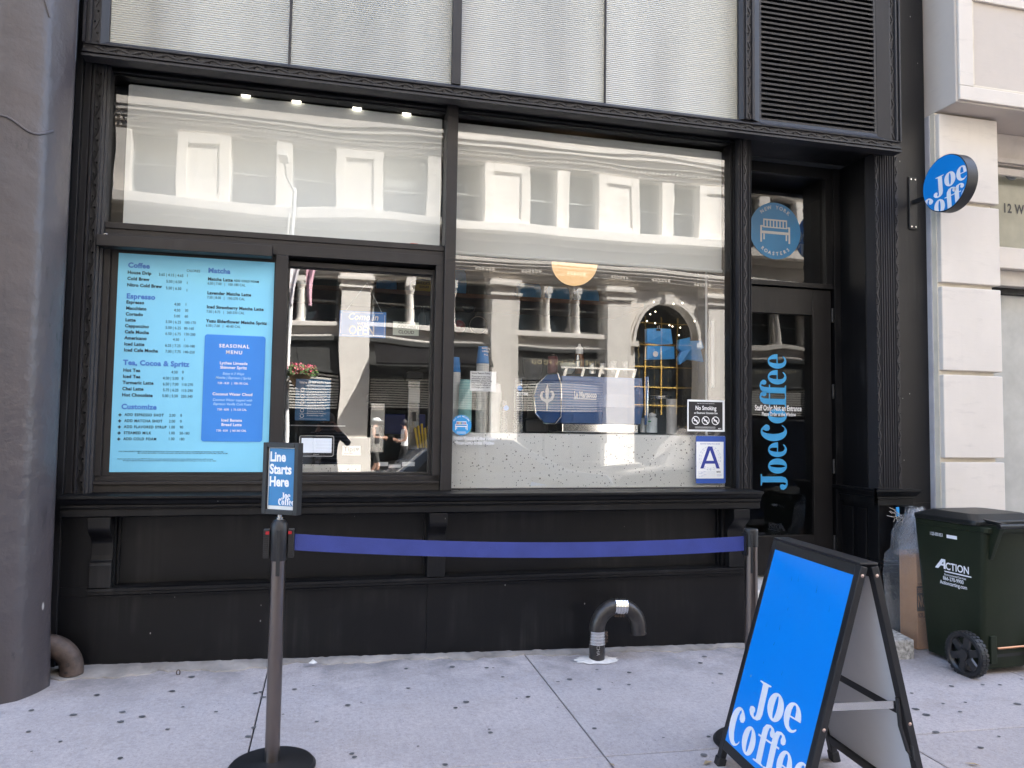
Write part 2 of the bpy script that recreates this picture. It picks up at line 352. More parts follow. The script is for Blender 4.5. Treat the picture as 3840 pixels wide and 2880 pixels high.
def ribbed():
    m, nt, bs, out = newmat('ribbed_frosted_glass'); v = coords(nt)
    sx = N(nt, 'ShaderNodeSeparateXYZ'); nt.links.new(v, sx.inputs[0])
    w = N(nt, 'ShaderNodeMath', operation='MULTIPLY'); w.inputs[1].default_value = 2*math.pi/.0135; nt.links.new(sx.outputs['Z'], w.inputs[0])
    si = N(nt, 'ShaderNodeMath', operation='SINE'); nt.links.new(w.outputs[0], si.inputs[0])
    rib = ramp(nt, si.outputs[0], [(0, 0), (1, 1)])
    n = noise(nt, coords(nt, (70, 1, 70)), 1.0, 2); ad = N(nt, 'ShaderNodeMath', operation='MULTIPLY_ADD'); ad.inputs[1].default_value = .55
    nt.links.new(n, ad.inputs[0]); nt.links.new(si.outputs[0], ad.inputs[2])
    refl_bands = noise(nt, coords(nt, (1.9, 1, .16)), 1.0, 3)  # broad vertical bands: soft street reflections put into the base colour
    c = mixc(nt, ramp(nt, refl_bands, [(.35, 0), (.65, 1)]), (.30, .288, .222), (.50, .48, .385))
    c = mixc(nt, ramp(nt, rib, [(.25, .35), (.6, 0)]), c, (.20, .195, .165))
    nt.links.new(c, bs.inputs['Base Color']); bs.inputs['Roughness'].default_value = .2; bs.inputs['IOR'].default_value = 1.9
    bump(nt, bs, ad.outputs[0], .5, .004); return m
RIBBED = ribbed()
def stripes():
    m, nt, bs, out = newmat('striped_knit'); v = coords(nt); sx = N(nt, 'ShaderNodeSeparateXYZ'); nt.links.new(v, sx.inputs[0])
    w = N(nt, 'ShaderNodeMath', operation='MULTIPLY'); w.inputs[1].default_value = 2*math.pi/.045; nt.links.new(sx.outputs['Z'], w.inputs[0])
    si = N(nt, 'ShaderNodeMath', operation='SINE'); nt.links.new(w.outputs[0], si.inputs[0])
    nt.links.new(mixc(nt, ramp(nt, si.outputs[0], [(.45, 0), (.6, 1)]), (.012, .014, .02), (.22, .25, .30)), bs.inputs['Base Color']); bs.inputs['Roughness'].default_value = .9; return m
STRIPE = stripes()

# ------------------------------------------------------------------ lettering
def text_mesh(body, size, bold=0.0, align='LEFT', sx=1.0, spacing=1.0, shear=0.0):
    cu = bpy.data.curves.new('t', 'FONT'); cu.body = body; cu.size = size; cu.align_x = align; cu.offset = bold*size; cu.resolution_u = 3
    cu.space_character = spacing; cu.shear = shear
    o = bpy.data.objects.new('t', cu); COL.objects.link(o)
    dg = bpy.context.evaluated_depsgraph_get(); me = bpy.data.meshes.new_from_object(o.evaluated_get(dg))
    vs = [(p.co.x*sx, p.co.y) for p in me.vertices]; fs = [list(f.vertices) for f in me.polygons]
    bpy.data.objects.remove(o); bpy.data.curves.remove(cu); bpy.data.meshes.remove(me)
    return vs, fs
def shape_mesh(loops):
    """flat shape from closed outlines; inner outlines are holes"""
    cu = bpy.data.curves.new('s', 'CURVE'); cu.dimensions = '2D'; cu.fill_mode = 'BOTH'
    for lp in loops:
        sp = cu.splines.new('POLY'); sp.points.add(len(lp)-1)
        for i, (x, y) in enumerate(lp): sp.points[i].co = (x, y, 0, 1)
        sp.use_cyclic_u = True
    o = bpy.data.objects.new('s', cu); COL.objects.link(o)
    dg = bpy.context.evaluated_depsgraph_get(); me = bpy.data.meshes.new_from_object(o.evaluated_get(dg))
    vs = [(p.co.x, p.co.y) for p in me.vertices]; fs = [list(f.vertices) for f in me.polygons]
    bpy.data.objects.remove(o); bpy.data.curves.remove(cu); bpy.data.meshes.remove(me)
    return vs, fs
class Print:
    """flat print laid on a plane: origin, right, up"""
    def __init__(s, o, r=(1,0,0), u=(0,0,1)):
        s.o, s.r, s.u = Vector(o), Vector(r).normalized(), Vector(u).normalized(); s.n = s.r.cross(s.u); s.mb = MB(); s.lift = 0.0
    def put(s, vf, x=0, y=0, rot=0.0, mi=0):
        c, q = math.cos(rot), math.sin(rot)
        s.mb.add([s.o + s.r*(x+a*c-b*q) + s.u*(y+a*q+b*c) + s.n*s.lift for a, b in vf[0]], vf[1], mi); return s
    def text(s, body, x, y, size, mi=0, bold=0.0, align='LEFT', sx=1.0, rot=0.0, spacing=1.0, shear=0.0): return s.put(text_mesh(body, size, bold, align, sx, spacing, shear), x, y, rot, mi)
    def rect(s, x0, x1, y0, y1, mi=0): return s.put(([(x0,y0),(x1,y0),(x1,y1),(x0,y1)], [[0,1,2,3]]), mi=mi)
    def build(s, name, mats, parent=None, **p): return s.mb.build(name, mats, parent, **p)
def ell(rx, ry, a0, a1, n=20, cx=0, cy=0, tilt=0.0):
    o = []
    for i in range(n+1):
        q = R_(a0+(a1-a0)*i/n); x, y = rx*math.cos(q), ry*math.sin(q); o.append((cx+x+y*tilt, cy+y))
    return o
# heavy old-style letters of the coffee bar's wordmark (x-height 1, baseline 0)
GLY = {
 'o': (.66, [ell(.33, .53, 0, 360, 30, .33, .5)[:-1], ell(.066, .43, 0, 360, 22, .33, .5, .03)[:-1]]),
 'e': (.64, [ell(.32, .53, 0, 318, 30, .32, .5) + [(.54, .20), (.44, .10), (.36, .09), (.27, .16), (.235, .30), (.23, .47), (.64, .47)],
             [(.235, .53), (.24, .72), (.28, .90), (.325, .95), (.375, .92), (.41, .80), (.415, .53)]]),
 'C': (.72, [ell(.40, .74, 38, 318, 34, .40, .70) + [(.68, .27), (.60, .12), (.51, .08), (.41, .16), (.33, .42), (.31, .75), (.33, 1.06), (.39, 1.29), (.45, 1.36), (.49, 1.28), (.44, 1.16), (.45, 1.00), (.54, .92), (.67, .96), (.72, 1.08)]]),
 'J': (.62, [[(.16, 1.45), (.66, 1.45), (.66, 1.40), (.55, 1.36), (.55, .26), (.50, .06), (.38, -.05), (.20, -.07), (.05, .01), (-.03, .16), (-.01, .32), (.10, .38), (.20, .34), (.22, .22), (.18, .12), (.21, .03), (.27, .04), (.30, .16), (.30, 1.36), (.16, 1.40)]]),
 'f': (.44, [[(-.03, 0), (.46, 0), (.46, .05), (.36, .08), (.36, .90), (.48, .90), (.48, .97), (.36, .97), (.37, 1.22), (.40, 1.38), (.45, 1.41), (.49, 1.36), (.46, 1.24), (.50, 1.13), (.60, 1.11), (.68, 1.19), (.68, 1.32), (.58, 1.45), (.42, 1.50), (.24, 1.44), (.13, 1.26), (.11, .97), (-.02, .97), (-.02, .90), (.11, .90), (.11, .08), (-.03, .05)]]),
}
GM = {k: (w, shape_mesh(l)) for k, (w, l) in GLY.items()}
def wordmark(pr, word, x, y, h, mi=0, rot=0.0, gap=.03, tilt=0.0, clip=None, sx=1.0, jd=0.0):
    """clip = (xmin, xmax) or a test: letters are cut where the panel ends"""
    pen = 0.0
    for ch in word:
        w, (vs, fs) = GM[ch]
        pts = [(((a+pen)*sx + b*tilt)*h, (b-(jd if ch == 'J' else 0))*h) for a, b in vs]
        c, q = math.cos(rot), math.sin(rot)
        pts = [(x+a*c-b*q, y+a*q+b*c) for a, b in pts]
        bm = bmesh.new(); bv = [bm.verts.new((a, b, 0)) for a, b in pts]
        for f in fs:
            try: bm.faces.new([bv[i] for i in f])
            except ValueError: pass
        for co, no in (clip or []):
            bmesh.ops.bisect_plane(bm, geom=bm.verts[:]+bm.edges[:]+bm.faces[:], plane_co=(co[0], co[1], 0), plane_no=(no[0], no[1], 0), clear_outer=True)
        bm.verts.index_update()
        if bm.faces: pr.put(([(v.co.x, v.co.y) for v in bm.verts], [[v.index for v in f.verts] for f in bm.faces]), mi=mi)
        bm.free(); pen += w + gap
    return pen*h*sx
def rrect(x0, x1, y0, y1, r, n=6):
    o = []
    for cx, cy, a in ((x1-r, y1-r, 0), (x0+r, y1-r, 90), (x0+r, y0+r, 180), (x1-r, y0+r, 270)):
        o += [(cx+r*math.cos(R_(a+90*i/n)), cy+r*math.sin(R_(a+90*i/n))) for i in range(n+1)]
    return o
def bench(pr, cx, cy, s, mi=0):
    """the little garden bench emblem, 1 wide before scaling"""
    q = lambda x0, x1, y0, y1: pr.rect(cx+x0*s, cx+x1*s, cy+y0*s, cy+y1*s, mi)
    q(-.40, .40, .30, .345); q(-.40, .40, .08, .115); q(-.46, .46, -.10, -.02)
    for i in range(8): x = -.40+i*.1082; q(x, x+.042, .1155, .2995)
    for sg in (-1, 1):
        a, b = sorted((sg*.5, sg*.445)); q(a, b, -.36, .14); a, b = sorted((sg*.445, sg*.41)); q(a, b, .095, .14)
        a, b = sorted((sg*.40, sg*.35)); q(a, b, -.28, -.105)

# ================================================================== GROUND
def gbox(mb, x0, x1, y0, y1, top=0.0, depth=.12, fn=G, mi=0):
    v = [(x, y, fn(x, y)+top-d) for d in (depth, 0) for x, y in ((x0,y0),(x1,y0),(x1,y1),(x0,y1))]
    return mb.add(v, [(3,2,1,0),(4,5,6,7),(0,1,5,4),(1,2,6,5),(2,3,7,6),(3,0,4,7)], mi)
SW = thing('sidewalk', None, None); SW['kind'] = 'structure'
mb = MB(); gbox(mb, -40, 60, -5.6, .6, -.014, .3); mb.build('joint_bed', JOINT, SW)
xs = [-40, -19.96, -10.86, -6.34, -4.83, -3.33, -1.82, -.302, 1.229, 2.737, 4.26, 5.78, 7.3, 11.8, 20, 60]
ys = [(.5, -1.44), (-1.44, -2.96), (-2.96, -4.4), (-4.4, -5.45)]
for i in range(len(xs)-1):
    for a, b in ys:
        mb = MB(); g = .0035; gbox(mb, xs[i]+g, xs[i+1]-g, b+g, a-g, random.uniform(-.0012, .0012), .1); mb.build('slab', SLAB, SW, bev=.004)
def road(x, y): return G(x, -5.5) - .14
mb = MB(); gbox(mb, -40, 60, -5.6, -5.452, 0, .3); mb.build('kerb', GRANITE, SW, bev=.012)
RO = MB(); gbox(RO, -60, 80, -14.6, -5.602, 0, .2, fn=road); tag(RO.build('road', ASPHALT), kind='structure')
FS = MB(); gbox(FS, -60, 80, -19.6, -14.6, .13, .4, fn=road); tag(FS.build('far_sidewalk', concrete('far_pavement', (.36, .35, .33), False)), kind='structure')
GR = MB(); GR.box(-150, 150, -150, 150, -3.2, -3.1); tag(GR.build('ground', ASPHALT), kind='structure')
# old mortar strip along the wall foot, ragged outer edge
random.seed(3)
top = []; n = 150
for i in range(n+1):
    x = -1.46 + i*(4.28/n)
    w = (.115 if x < -.25 else .066) + .012*math.sin(x*23+1)+.008*math.sin(x*51)+random.uniform(-.005, .005) + .02*math.sin(x*9)
    if -1.45 < x < -.9: w += .05
    top.append((x, -w))
v, f = [], []
for x, y in top:
    v += [(x, .06, G(x, 0)+.020), (x, y*.45, G(x, y)+.017+random.uniform(-.004, .004)), (x, y, G(x, y)+.006), (x, y-.004, G(x, y)-.01)]
for i in range(n):
    for k in range(3): a = i*4+k; f.append((a, a+1, a+5, a+4))
mb = MB(); mb.add(v, f); tag(mb.build('mortar_strip', MORTAR), kind='structure')
mb = MB(); pc = atg(2237, 2475); ring = []
for k in range(40):
    q = 2*math.pi*k/40; rr = .125*(1+random.uniform(-.12, .12))
    ring.append((pc.x+rr*1.15*math.cos(q), pc.y-.01+rr*.62*math.sin(q)))
mb.add([(x, y, G(x, y)+.005) for x, y in ring]+[(pc.x, pc.y, G(pc.x, pc.y)+.02)], [(k, (k+1) % 40, 40) for k in range(40)])
tag(mb.build('mortar_patch', MORTARW), kind='structure')
# trodden gum: flat dark discs of real size
B0 = [(203,1288),(475,1318),(795,1299),(922,1329),(782,1362),(1400,1298),(184,1427),(392,1491),(205,1556),(1115,1164),(1185,1266),(1245,1070),(628,1188),(1655,1178),(1690,1170),(1705,1203),(1645,1400),(1608,1458),(1908,1152),(2030,1128),(2052,1362),(1835,1315),(780,1598),(1085,1412)]
B1 = [(420,1018),(433,1145),(41,1255),(128,1238),(808,1234),(740,1272),(1046,1072),(985,1013),(942,1012),(1136,1211),(1210,1201),(1402,1269),(1404,1103),(1480,1087),(1657,1024),(1756,1110),(1864,1122),(1672,1151),(959,1412),(966,1433),(497,1522),(68,1570),(86,1592),(672,1640),(2087,1466),(1640,1406),(720,1006),(1865,1043)]
B2 = [(140,940),(115,981),(195,1112),(245,1050),(168,1459),(137,1578),(1742,1131),(1485,1177),(1688,1245),(1510,1281),(1832,1237),(1580,1318),(1642,1430),(1932,1530),(2170,1247),(2058,1123),(1945,1122),(2195,1086),(2050,1458),(1800,1298)]
pts = [atg(x/1.7281, 1920+y/1.7281) for x, y in B0] + [atg(1280+x/1.7281, 1920+y/1.7281) for x, y in B1] + [atg(2560+x/1.7281, 1920+y/1.7281) for x, y in B2]
pts += [Vector((random.uniform(-3, 5), random.uniform(-4.3, -2.0), 0)) for _ in range(50)]
mb = MB()
for p in pts:
    r = random.choice((.007, .010, .012, .014, .018))*random.uniform(.8, 1.15); a0 = random.uniform(0, 6); m_ = 11
    ring = [(p.x+r*(1+random.uniform(-.18, .18))*math.cos(a0+2*math.pi*k/m_), p.y+r*.85*(1+random.uniform(-.18, .18))*math.sin(a0+2*math.pi*k/m_)) for k in range(m_)]
    mb.add([(x, y, G(x, y)+.0035) for x, y in ring], [list(range(m_))])
tag(mb.build('gum_spots', simple('old_gum', (.095, .092, .094), .8, var=.55, vs=9)), kind='stuff')
# dry leaves and litter scraps
LEAF = simple('dry_leaf', (.40, .30, .17), .8, var=.4, vs=30)
for (px, py, s_, lab) in ((2960+0, 2866, .03, 'curled dry leaf on the pavement in front of the blue board'), (3647, 2871, .035, 'pale dry leaf at the lower right of the pavement'), (2293, 2873, .022, 'small brown leaf lying on the pavement joint near the picture foot')):
    p = atg(px if px != 2960 else 2655, py); mb = MB(); a = random.uniform(0, 3); d = Vector((math.cos(a), math.sin(a), 0)); e = Vector((-d.y, d.x, 0))
    base = Vector((p.x, p.y, G(p.x, p.y)+.006))
    mb.add([base-d*s_, base-d*s_*.2+e*s_*.35+Vector((0,0,.008)), base+d*s_, base-d*s_*.2-e*s_*.3+Vector((0,0,.004)), base+Vector((0,0,.001))], [(0,4,1),(1,4,2),(2,4,3),(3,4,0)])
    tag(mb.build('leaf', LEAF), lab, 'leaf', 'dry leaves on the pavement')

p = atg(1172, 2500); m = MB(); random.seed(2); ring = [Vector((p.x+random.uniform(.016, .028)*math.cos(t), p.y+random.uniform(.010, .018)*math.sin(t), G(p.x, p.y)+.022)) for t in [2*math.pi*k/9 for k in range(9)]]
m.add(ring+[Vector((p.x, p.y, G(p.x, p.y)+.042)), Vector((p.x+.008, p.y-.004, G(p.x, p.y)+.034))], [(k, (k+1) % 9, 9 if k < 5 else 10) for k in range(9)]+[(4, 5, 10, 9), (0, 9, 10, 8)])
tag(m.build('tissue_scrap', simple('white_tissue', (.7, .69, .66), .9)), 'small crumpled white tissue lying at the wall foot', 'litter')

# ================================================================== STOREFRONT
SF = thing('storefront', 'black cast iron coffee bar front with wide windows, louvre and recessed door', 'storefront', (.7, 0, 0))
def zigzag(mb, a, b, side, nrm, w, pitch, mi=0):
    """raised zigzag ribbon with a bead in each bay, on the line a-b"""
    a, b = Vector(a), Vector(b); side, nrm = Vector(side), Vector(nrm); L = (b-a).length; d = (b-a)/L; n = max(2, int(round(L/pitch))); p = L/n
    for i in range(n):
        s0 = side*(w/2) * (1 if i % 2 == 0 else -1)
        p0 = a + d*(i*p) + s0; p1 = a + d*((i+1)*p) - s0
        mb.bar(p0, p1, side, nrm, .011, .012, mi)
        c = a + d*((i+.5)*p + p*.25) + (s0*.55); t = .0075
        mb.add([c+d*t, c+side*t, c-d*t, c-side*t, c+nrm*.011], [(0,1,4),(1,2,4),(2,3,4),(3,0,4)], mi)
XL, XR = -1.398, 3.980
# --- projecting upper frame
ZT = 5.6
prof = [(-.150,3.476),(-.150,3.489),(-.134,3.490),(-.132,3.500),(-.146,3.502),(-.146,3.512),(-.128,3.516),(-.128,3.550),(-.143,3.551),(-.143,3.557),(-.135,3.560),(-.108,3.587),(-.06,3.587),(-.06,3.476)]
mb = MB(); mb.prism_x(prof, XL, XR); mb.build('lower_moulding', CAST, SF)
mb = MB(); zigzag(mb, (XL+.06, -.128, 3.533), (XR-.06, -.128, 3.533), (0,0,1), (0,-1,0), .022, .062); tag(mb.build('zigzag_ornament', CAST, SF), kind='stuff')
def vframe(x0, x1, flip):
    w = x1-x0
    pts = [(0,-.150),(.012,-.150),(.014,-.132),(.026,-.132),(.028,-.146),(.040,-.146),(.044,-.128),(.080,-.128),(.082,-.143),(.090,-.143),(w,-.106),(w,-.06),(0,-.06)]
    pts = [(x0+a, y) for a, y in pts] if not flip else [(x1-a, y) for a, y in pts]
    m = MB(); m.prism_z(pts, 3.5571, ZT); return m
vframe(XL, -1.276, False).build('side_moulding', CAST, SF); vframe(3.809, XR, True).build('side_moulding', CAST, SF)
mb = MB(); zigzag(mb, (XL+.062, -.128, 3.575), (XL+.062, -.128, 4.9), (1,0,0), (0,-1,0), .026, .062); zigzag(mb, (XR-.062, -.128, 3.575), (XR-.062, -.128, 4.9), (1,0,0), (0,-1,0), .026, .062)
zigzag(mb, (2.752, -.130, 3.590), (2.752, -.130, 4.9), (1,0,0), (0,-1,0), .026, .062); tag(mb.build('zigzag_ornament', CAST, SF), kind='stuff')
mb = MB(); mb.prism_z([(2.690,-.108),(2.712,-.13),(2.724,-.13),(2.724,-.146),(2.733,-.146),(2.735,-.130),(2.770,-.130),(2.772,-.146),(2.781,-.146),(2.783,-.13),(2.80,-.13),(2.847,-.11),(2.847,-.06),(2.690,-.06)], 3.5872, ZT); mb.build('centre_moulding', CAST, SF)
# ribbed panes between bars
for x0, x1 in ((-1.276, -.302), (-.289, .684), (.740, 1.706), (1.717, 2.690)):
    mb = MB(); mb.box(x0+.001, x1-.001, -.088, -.080, 3.5875, ZT); mb.build('ribbed_pane', RIBBED, SF)
for x0, x1, y in ((-.302, -.289, -.100), (.684, .740, -.118), (1.706, 1.717, -.100)):
    mb = MB(); mb.box(x0, x1, y, -.07, 3.5876, ZT); mb.build('glazing_bar', CAST, SF, bev=.002)
# louvre
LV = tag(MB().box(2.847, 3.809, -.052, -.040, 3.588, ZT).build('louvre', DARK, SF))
me = None; z = 3.622; nsl = 0
mbf = MB(); mbf.box(2.8475, 2.866, -.104, -.053, 3.5875, ZT); mbf.box(3.788, 3.8085, -.104, -.053, 3.5875, ZT); mbf.build('louvre_frame', CAST, LV)
mb = MB(); mb.add([(2.866,-.104,z),(3.788,-.104,z),(3.788,-.102,z-.0125),(2.866,-.102,z-.0125),(2.866,-.066,z+.024),(3.788,-.066,z+.024),(3.788,-.066,z+.021),(2.866,-.066,z+.021)], [(0,1,2,3),(0,4,5,1),(3,2,6,7),(4,7,6,5),(0,3,7,4),(1,5,6,2)])
SLATM = paint('louvre_slat_paint', (.036,.034,.036), .4, dust=.3, specks=False)
sl0 = mb.build('slat', SLATM, LV)
for i in range(1, 40): dup_part(sl0, (0, 0, .0368*i))
mb = MB(); mb.prism_x([(-.145,3.5572),(-.112,3.585),(-.104,3.609),(-.06,3.609),(-.06,3.5572)], 2.8475, 3.8085); mb.build('louvre_sill', CAST, SF)
# soffit and upper mass of the building (shades the pavement)
mb = MB(); mb.box(XL, XR-.0005, -.0595, .30, 3.5125, 3.60); mb.build('soffit', BLACK, SF)
mb = MB(); mb.box(2.848, 3.86, .3005, .52, 3.52, 3.60); mb.build('alcove_ceiling', BLACK, SF)
BRICKW = simple('upper_wall_paint', (.30, .26, .23), .9)
mb = MB(); mb.box(-1.42, 4.33, .0, 14, 5.62, 33); mb.box(-1.42, 4.33, 6.5, 14, -.5, 5.62); mb.build('upper_wall', BRICKW, SF)
mb = MB(); mb.box(XL, XR, -.06, .3, ZT+.001, ZT+.2); mb.build('upper_moulding', CAST, SF)

# --- left jamb: fluted and zigzagged
JX0, JX1 = -1.425, -1.296
pts = [(JX0,.12),(JX0,.012),(-1.398,.012),(-1.396,-.004),(-1.386,-.004),(-1.384,.010),(-1.374,.010),(-1.372,-.012),(-1.364,-.012),(-1.362,.004),(-1.332,.004),(-1.330,-.012),(-1.322,-.012),(-1.320,.006),(-1.310,.010),(-1.308,.03),(JX1,.035),(JX1,.12)]
mb = MB(); mb.prism_z(pts, 1.038, 3.5118); mb.build('left_jamb', CAST, SF)
mb = MB(); zigzag(mb, (-1.347, .004, 1.05), (-1.347, .004, 3.46), (1,0,0), (0,-1,0), .022, .066); tag(mb.build('zigzag_ornament', BLACK, SF), kind='stuff')
# --- centre mullion, heads, rails
def part(name, mat, *boxes, bev=.002, parent=None):
    m = MB()
    for b in boxes: m.box(*b)
    return m.build(name, mat, parent or SF, bev=bev)
part('centre_mullion', FRAME, (.681, .752, .015, .16, 1.0385, 3.5118), bev=.004)
part('window_head', BLACK, (-1.2955, .6808, .055, .16, 3.492, 3.5115), (-1.2955, .6808, .085, .16, 3.483, 3.4918))
part('window_head', BLACK, (.7522, 2.752, .055, .16, 3.496, 3.5115), (.7522, 2.752, .08, .16, 3.486, 3.4958))
part('transom_rail', FRAME, (-1.2955, .6805, .052, .18, 2.562, 2.597), (-1.2955, .6805, .060, .18, 2.531, 2.5618), (-1.2955, .6805, .050, .18, 2.468, 2.5305))
part('shutter_box', FRAME, (-1.314, -.363, -.035, .0495, 2.438, 2.503), bev=.003)
mb = MB(); c0 = at(396, 883, -.01); mb.tube([c0+Vector((.010*math.cos(q), 0, .012*math.sin(q))) for q in [math.pi*k/8 for k in range(9)]], .0025, 6); mb.build('shutter_ring', STEEL, SF, smooth=True)
part('window_post', FRAME, (-.346, -.272, .05, .20, 1.131, 2.4678), bev=.003)
part('window_jamb', FRAME, (.632, .6805, .046, .20, 1.131, 2.4678), bev=.002)
part('board_jamb', FRAME, (-1.2958, -1.262, .06, .20, 1.131, 2.4678), (-1.2618, -1.20, .085, .20, 1.131, 2.4678), bev=.002)
part('bottom_rail', FRAME, (-1.2958, .6804, .075, .20, 1.100, 1.1308), (-1.2958, .6804, .045, .20, 1.082, 1.0998), (-1.2958, .6804, .058, .20, 1.0386, 1.0818))
part('right_frame', BLACK, (2.725, 2.740, .07, .17, 1.0385, 3.4858), (2.7402, 2.752, .05, .17, 1.0385, 3.4858), bev=.002)
part('bottom_bead', FRAME, (.7525, 2.7245, .07, .12, 1.0386, 1.0475))
# --- window panes
def pane(name, mat, x0, x1, z0, z1, y, parent=SF, rot=None):
    m = MB(); m.add([(x0,y,z0),(x1,y,z0),(x1,y,z1),(x0,y,z1)], [(0,1,2,3)]); return m.build(name, mat, parent)
pane('window_pane', GLASSUL, -1.2955, .6808, 2.5972, 3.4828, .10)
pane('window_pane', GLASS, .7522, 2.7248, 1.0476, 3.4858, .10)
ip = MB(); ip.add([(.7526,.118,1.05),(2.7246,.130,1.05),(2.7246,.128,3.4855),(.7526,.116,3.4855)], [(0,1,2,3)]); ip.build('inner_pane', GLASS2, SF)
SA = part('sash_frame', FRAME, (.618, .6318, .120, .20, 1.131, 2.45), (-.2718, .6178, .120, .20, 2.418, 2.45), (-.2718, .6178, .120, .20, 1.131, 1.146), bev=.002)
pane('sash_pane', SGLASS, -.2718, .6178, 1.1462, 2.4178, .16, SA)
# --- sill
sp = [(-.160,1.037),(-.160,1.022),(-.150,1.018),(-.138,1.008),(-.124,.990),(-.118,.984),(-.126,.983),(-.126,.971),(-.108,.968),(-.106,.960),(-.112,.957),(-.112,.922),(-.098,.916),(.06,.916),(.06,1.0383),(-.10,1.0383)]
mb = MB(); mb.prism_x(sp, -1.405, 2.838); mb.build('sill', BLACK, SF, bev=.0015)
# --- panels, brackets, base moulding, plinth
for x0, x1 in ((-1.43, -1.152), (.600, .712), (2.615, 2.80)): part('panel_frame', BLACK, (x0, x1, .0, .2, .522, .9158))
part('wall_panel', BLACK, (-1.1518, .5998, .058, .2, .522, .9158)); part('wall_panel', BLACK, (.7122, 2.6148, .058, .2, .522, .9158))
for x0, x1 in ((-1.1516, -1.138), (.5862, .5996), (.7124, .725), (2.601, 2.6146)): part('panel_bead', BLACK, (x0, x1, .035, .0578, .5222, .9156))
cur = [(-.118,.9158),(-.118,.862)] + [(-.118+.088*(1-math.cos(t))*.5*1.0, .862-.10*(t/math.pi)) for t in [math.pi*k/10 for k in range(1, 11)]] + [(-.030,.70),(-.033,.672),(-.048,.660),(-.050,.652),(-.054,.645),(-.054,.5222),(-.0005,.5222),(-.0005,.9158)]
for x0, x1 in ((-1.268, -1.156), (.601, .711), (2.64, 2.758)):
    mb = MB(); mb.prism_x(cur, x0, x1); mb.build('bracket', BLACK, SF, bev=.003)
bp = [(-.034,.5218),(-.052,.516),(-.052,.500),(-.044,.497),(-.044,.482),(-.030,.474),(-.030,.466),(.1,.466),(.1,.5218)]
mb = MB(); mb.prism_x(bp, -1.275, 2.802); mb.build('base_moulding', BLACK, SF, bev=.0012)
part('corner_filler', BLACK, (-1.43, -1.2752, .0, .2, .4657, .5218))
for i, (x0, x1) in enumerate(((-1.43, .6095), (.611, 2.80))):
    mb = MB(); mb.box(x0, x1, 0, .3, G(x0, 0)-.1, .4655); mb.build('plinth', BLACK, SF, bev=.002)
part('peeled_edge', simple('peeled_paint', (.55, .52, .48), .8), (2.801, 2.806, .002, .02, -.02, .455), (2.801, 2.809, .002, .02, .53, .64))
part('grout_edge', simple('old_grout', (.55, .50, .43), .9, var=.3, vs=30), (-1.452, -1.431, -.004, .1, .06, .465))
# --- pilaster between window and door
def flutes(x0, x1, y, n, dep=.014):
    pts = [(x0, .16), (x0, y)]; w = (x1-x0)/n
    for i in range(n):
        a = x0+i*w; pts += [(a+w*.15, y), (a+w*.27, y+dep), (a+w*.73, y+dep), (a+w*.85, y)]
    return pts + [(x1, y), (x1, .16)]
mb = MB(); mb.prism_z(flutes(2.7522, 2.790, .0, 2), 1.0385, 3.5118); mb.prism_z([(2.7902,.16),(2.7902,.008),(2.818,.008),(2.818,.16)], 1.0385, 3.5118); mb.prism_z(flutes(2.8182, 2.848, .0, 2), 1.0385, 3.5118); mb.build('pilaster', CAST, SF)
mb = MB(); zigzag(mb, (2.804, .008, 1.05), (2.804, .008, 3.46), (1,0,0), (0,-1,0), .020, .062); tag(mb.build('zigzag_ornament', CAST, SF), kind='stuff')
part('alcove_left_wall', BLACK, (2.79, 2.8478, .1602, .46, 1.0385, 3.5118), (2.76, 2.80, .2002, .46, -.05, 1.0384))
# --- right pilaster, its pedestal, black wall beyond
mb = MB(); mb.prism_z([(3.868,.1),(3.868,-.004),(3.892,-.004),(3.892,.1)], 1.036, 3.52); mb.prism_z(flutes(3.8922, 4.034, -.012, 7, .012), 1.036, 3.52); mb.prism_z([(4.0342,.1),(4.0342,-.004),(4.066,-.004),(4.066,.1)], 1.036, 3.52); mb.build('pilaster', CAST, SF)
mb = MB(); zigzag(mb, (3.880, -.004, 1.05), (3.880, -.004, 3.5), (1,0,0), (0,-1,0), .020, .062); zigzag(mb, (4.050, -.004, 1.05), (4.050, -.004, 3.5), (1,0,0), (0,-1,0), .020, .062); tag(mb.build('zigzag_ornament', CAST, SF), kind='stuff')
part('black_wall', PIER, (4.0662, 4.335, .02, .4, .93, 5.6), (4.02, 4.335, .021, .4, -.12, .9298))
part('alcove_right_wall', BLACK, (3.862, 4.02, .1002, .46, -.1, 3.52), bev=.003)
ped = [(0,.0),(-.075,.0),(-.075,-.013),(-.066,-.02),(-.048,-.045),(-.040,-.052),(-.046,-.053),(-.046,-.064),(-.030,-.068),(-.030,-.115),(0,-.115)]
mb = MB()
mb.loft([[(3.862+a, .41, 1.0355+z) for a, z in ped], [(3.862+a, .03+a, 1.0355+z) for a, z in ped], ], True)
mb.build('wainscot_cap', BLACK, SF)
mb = MB(); mb.loft([[(3.862+a, a-.006, 1.0355+z) for a, z in ped], [(4.10-a, a-.006, 1.0355+z) for a, z in ped]], True); mb.build('pedestal_cap', BLACK, SF)
mb = MB(); mb.box(3.862, 4.10, -.004, .1, .465, .9203); mb.build('pedestal', BLACK, SF, bev=.003)
cur2 = [(y, z+.003) for y, z in cur]
mb = MB(); mb.prism_x([(y-.004, z) for y, z in cur2], 3.985, 4.09); mb.build('bracket', BLACK, SF, bev=.003)
part('base_moulding', BLACK, (3.84, 4.11, -.035, .1, .440, .5223), (3.84, 4.11, -.046, .1, .475, .500))
part('plinth', BLACK, (3.86, 4.11, -.008, .1, -.12, .4398)); 
for y0, y1 in ((.11, .20), (.25, .385)):
    part('wainscot_panel', BLACK, (3.848, 3.8615, y0, y1, .50, .88), bev=.004)
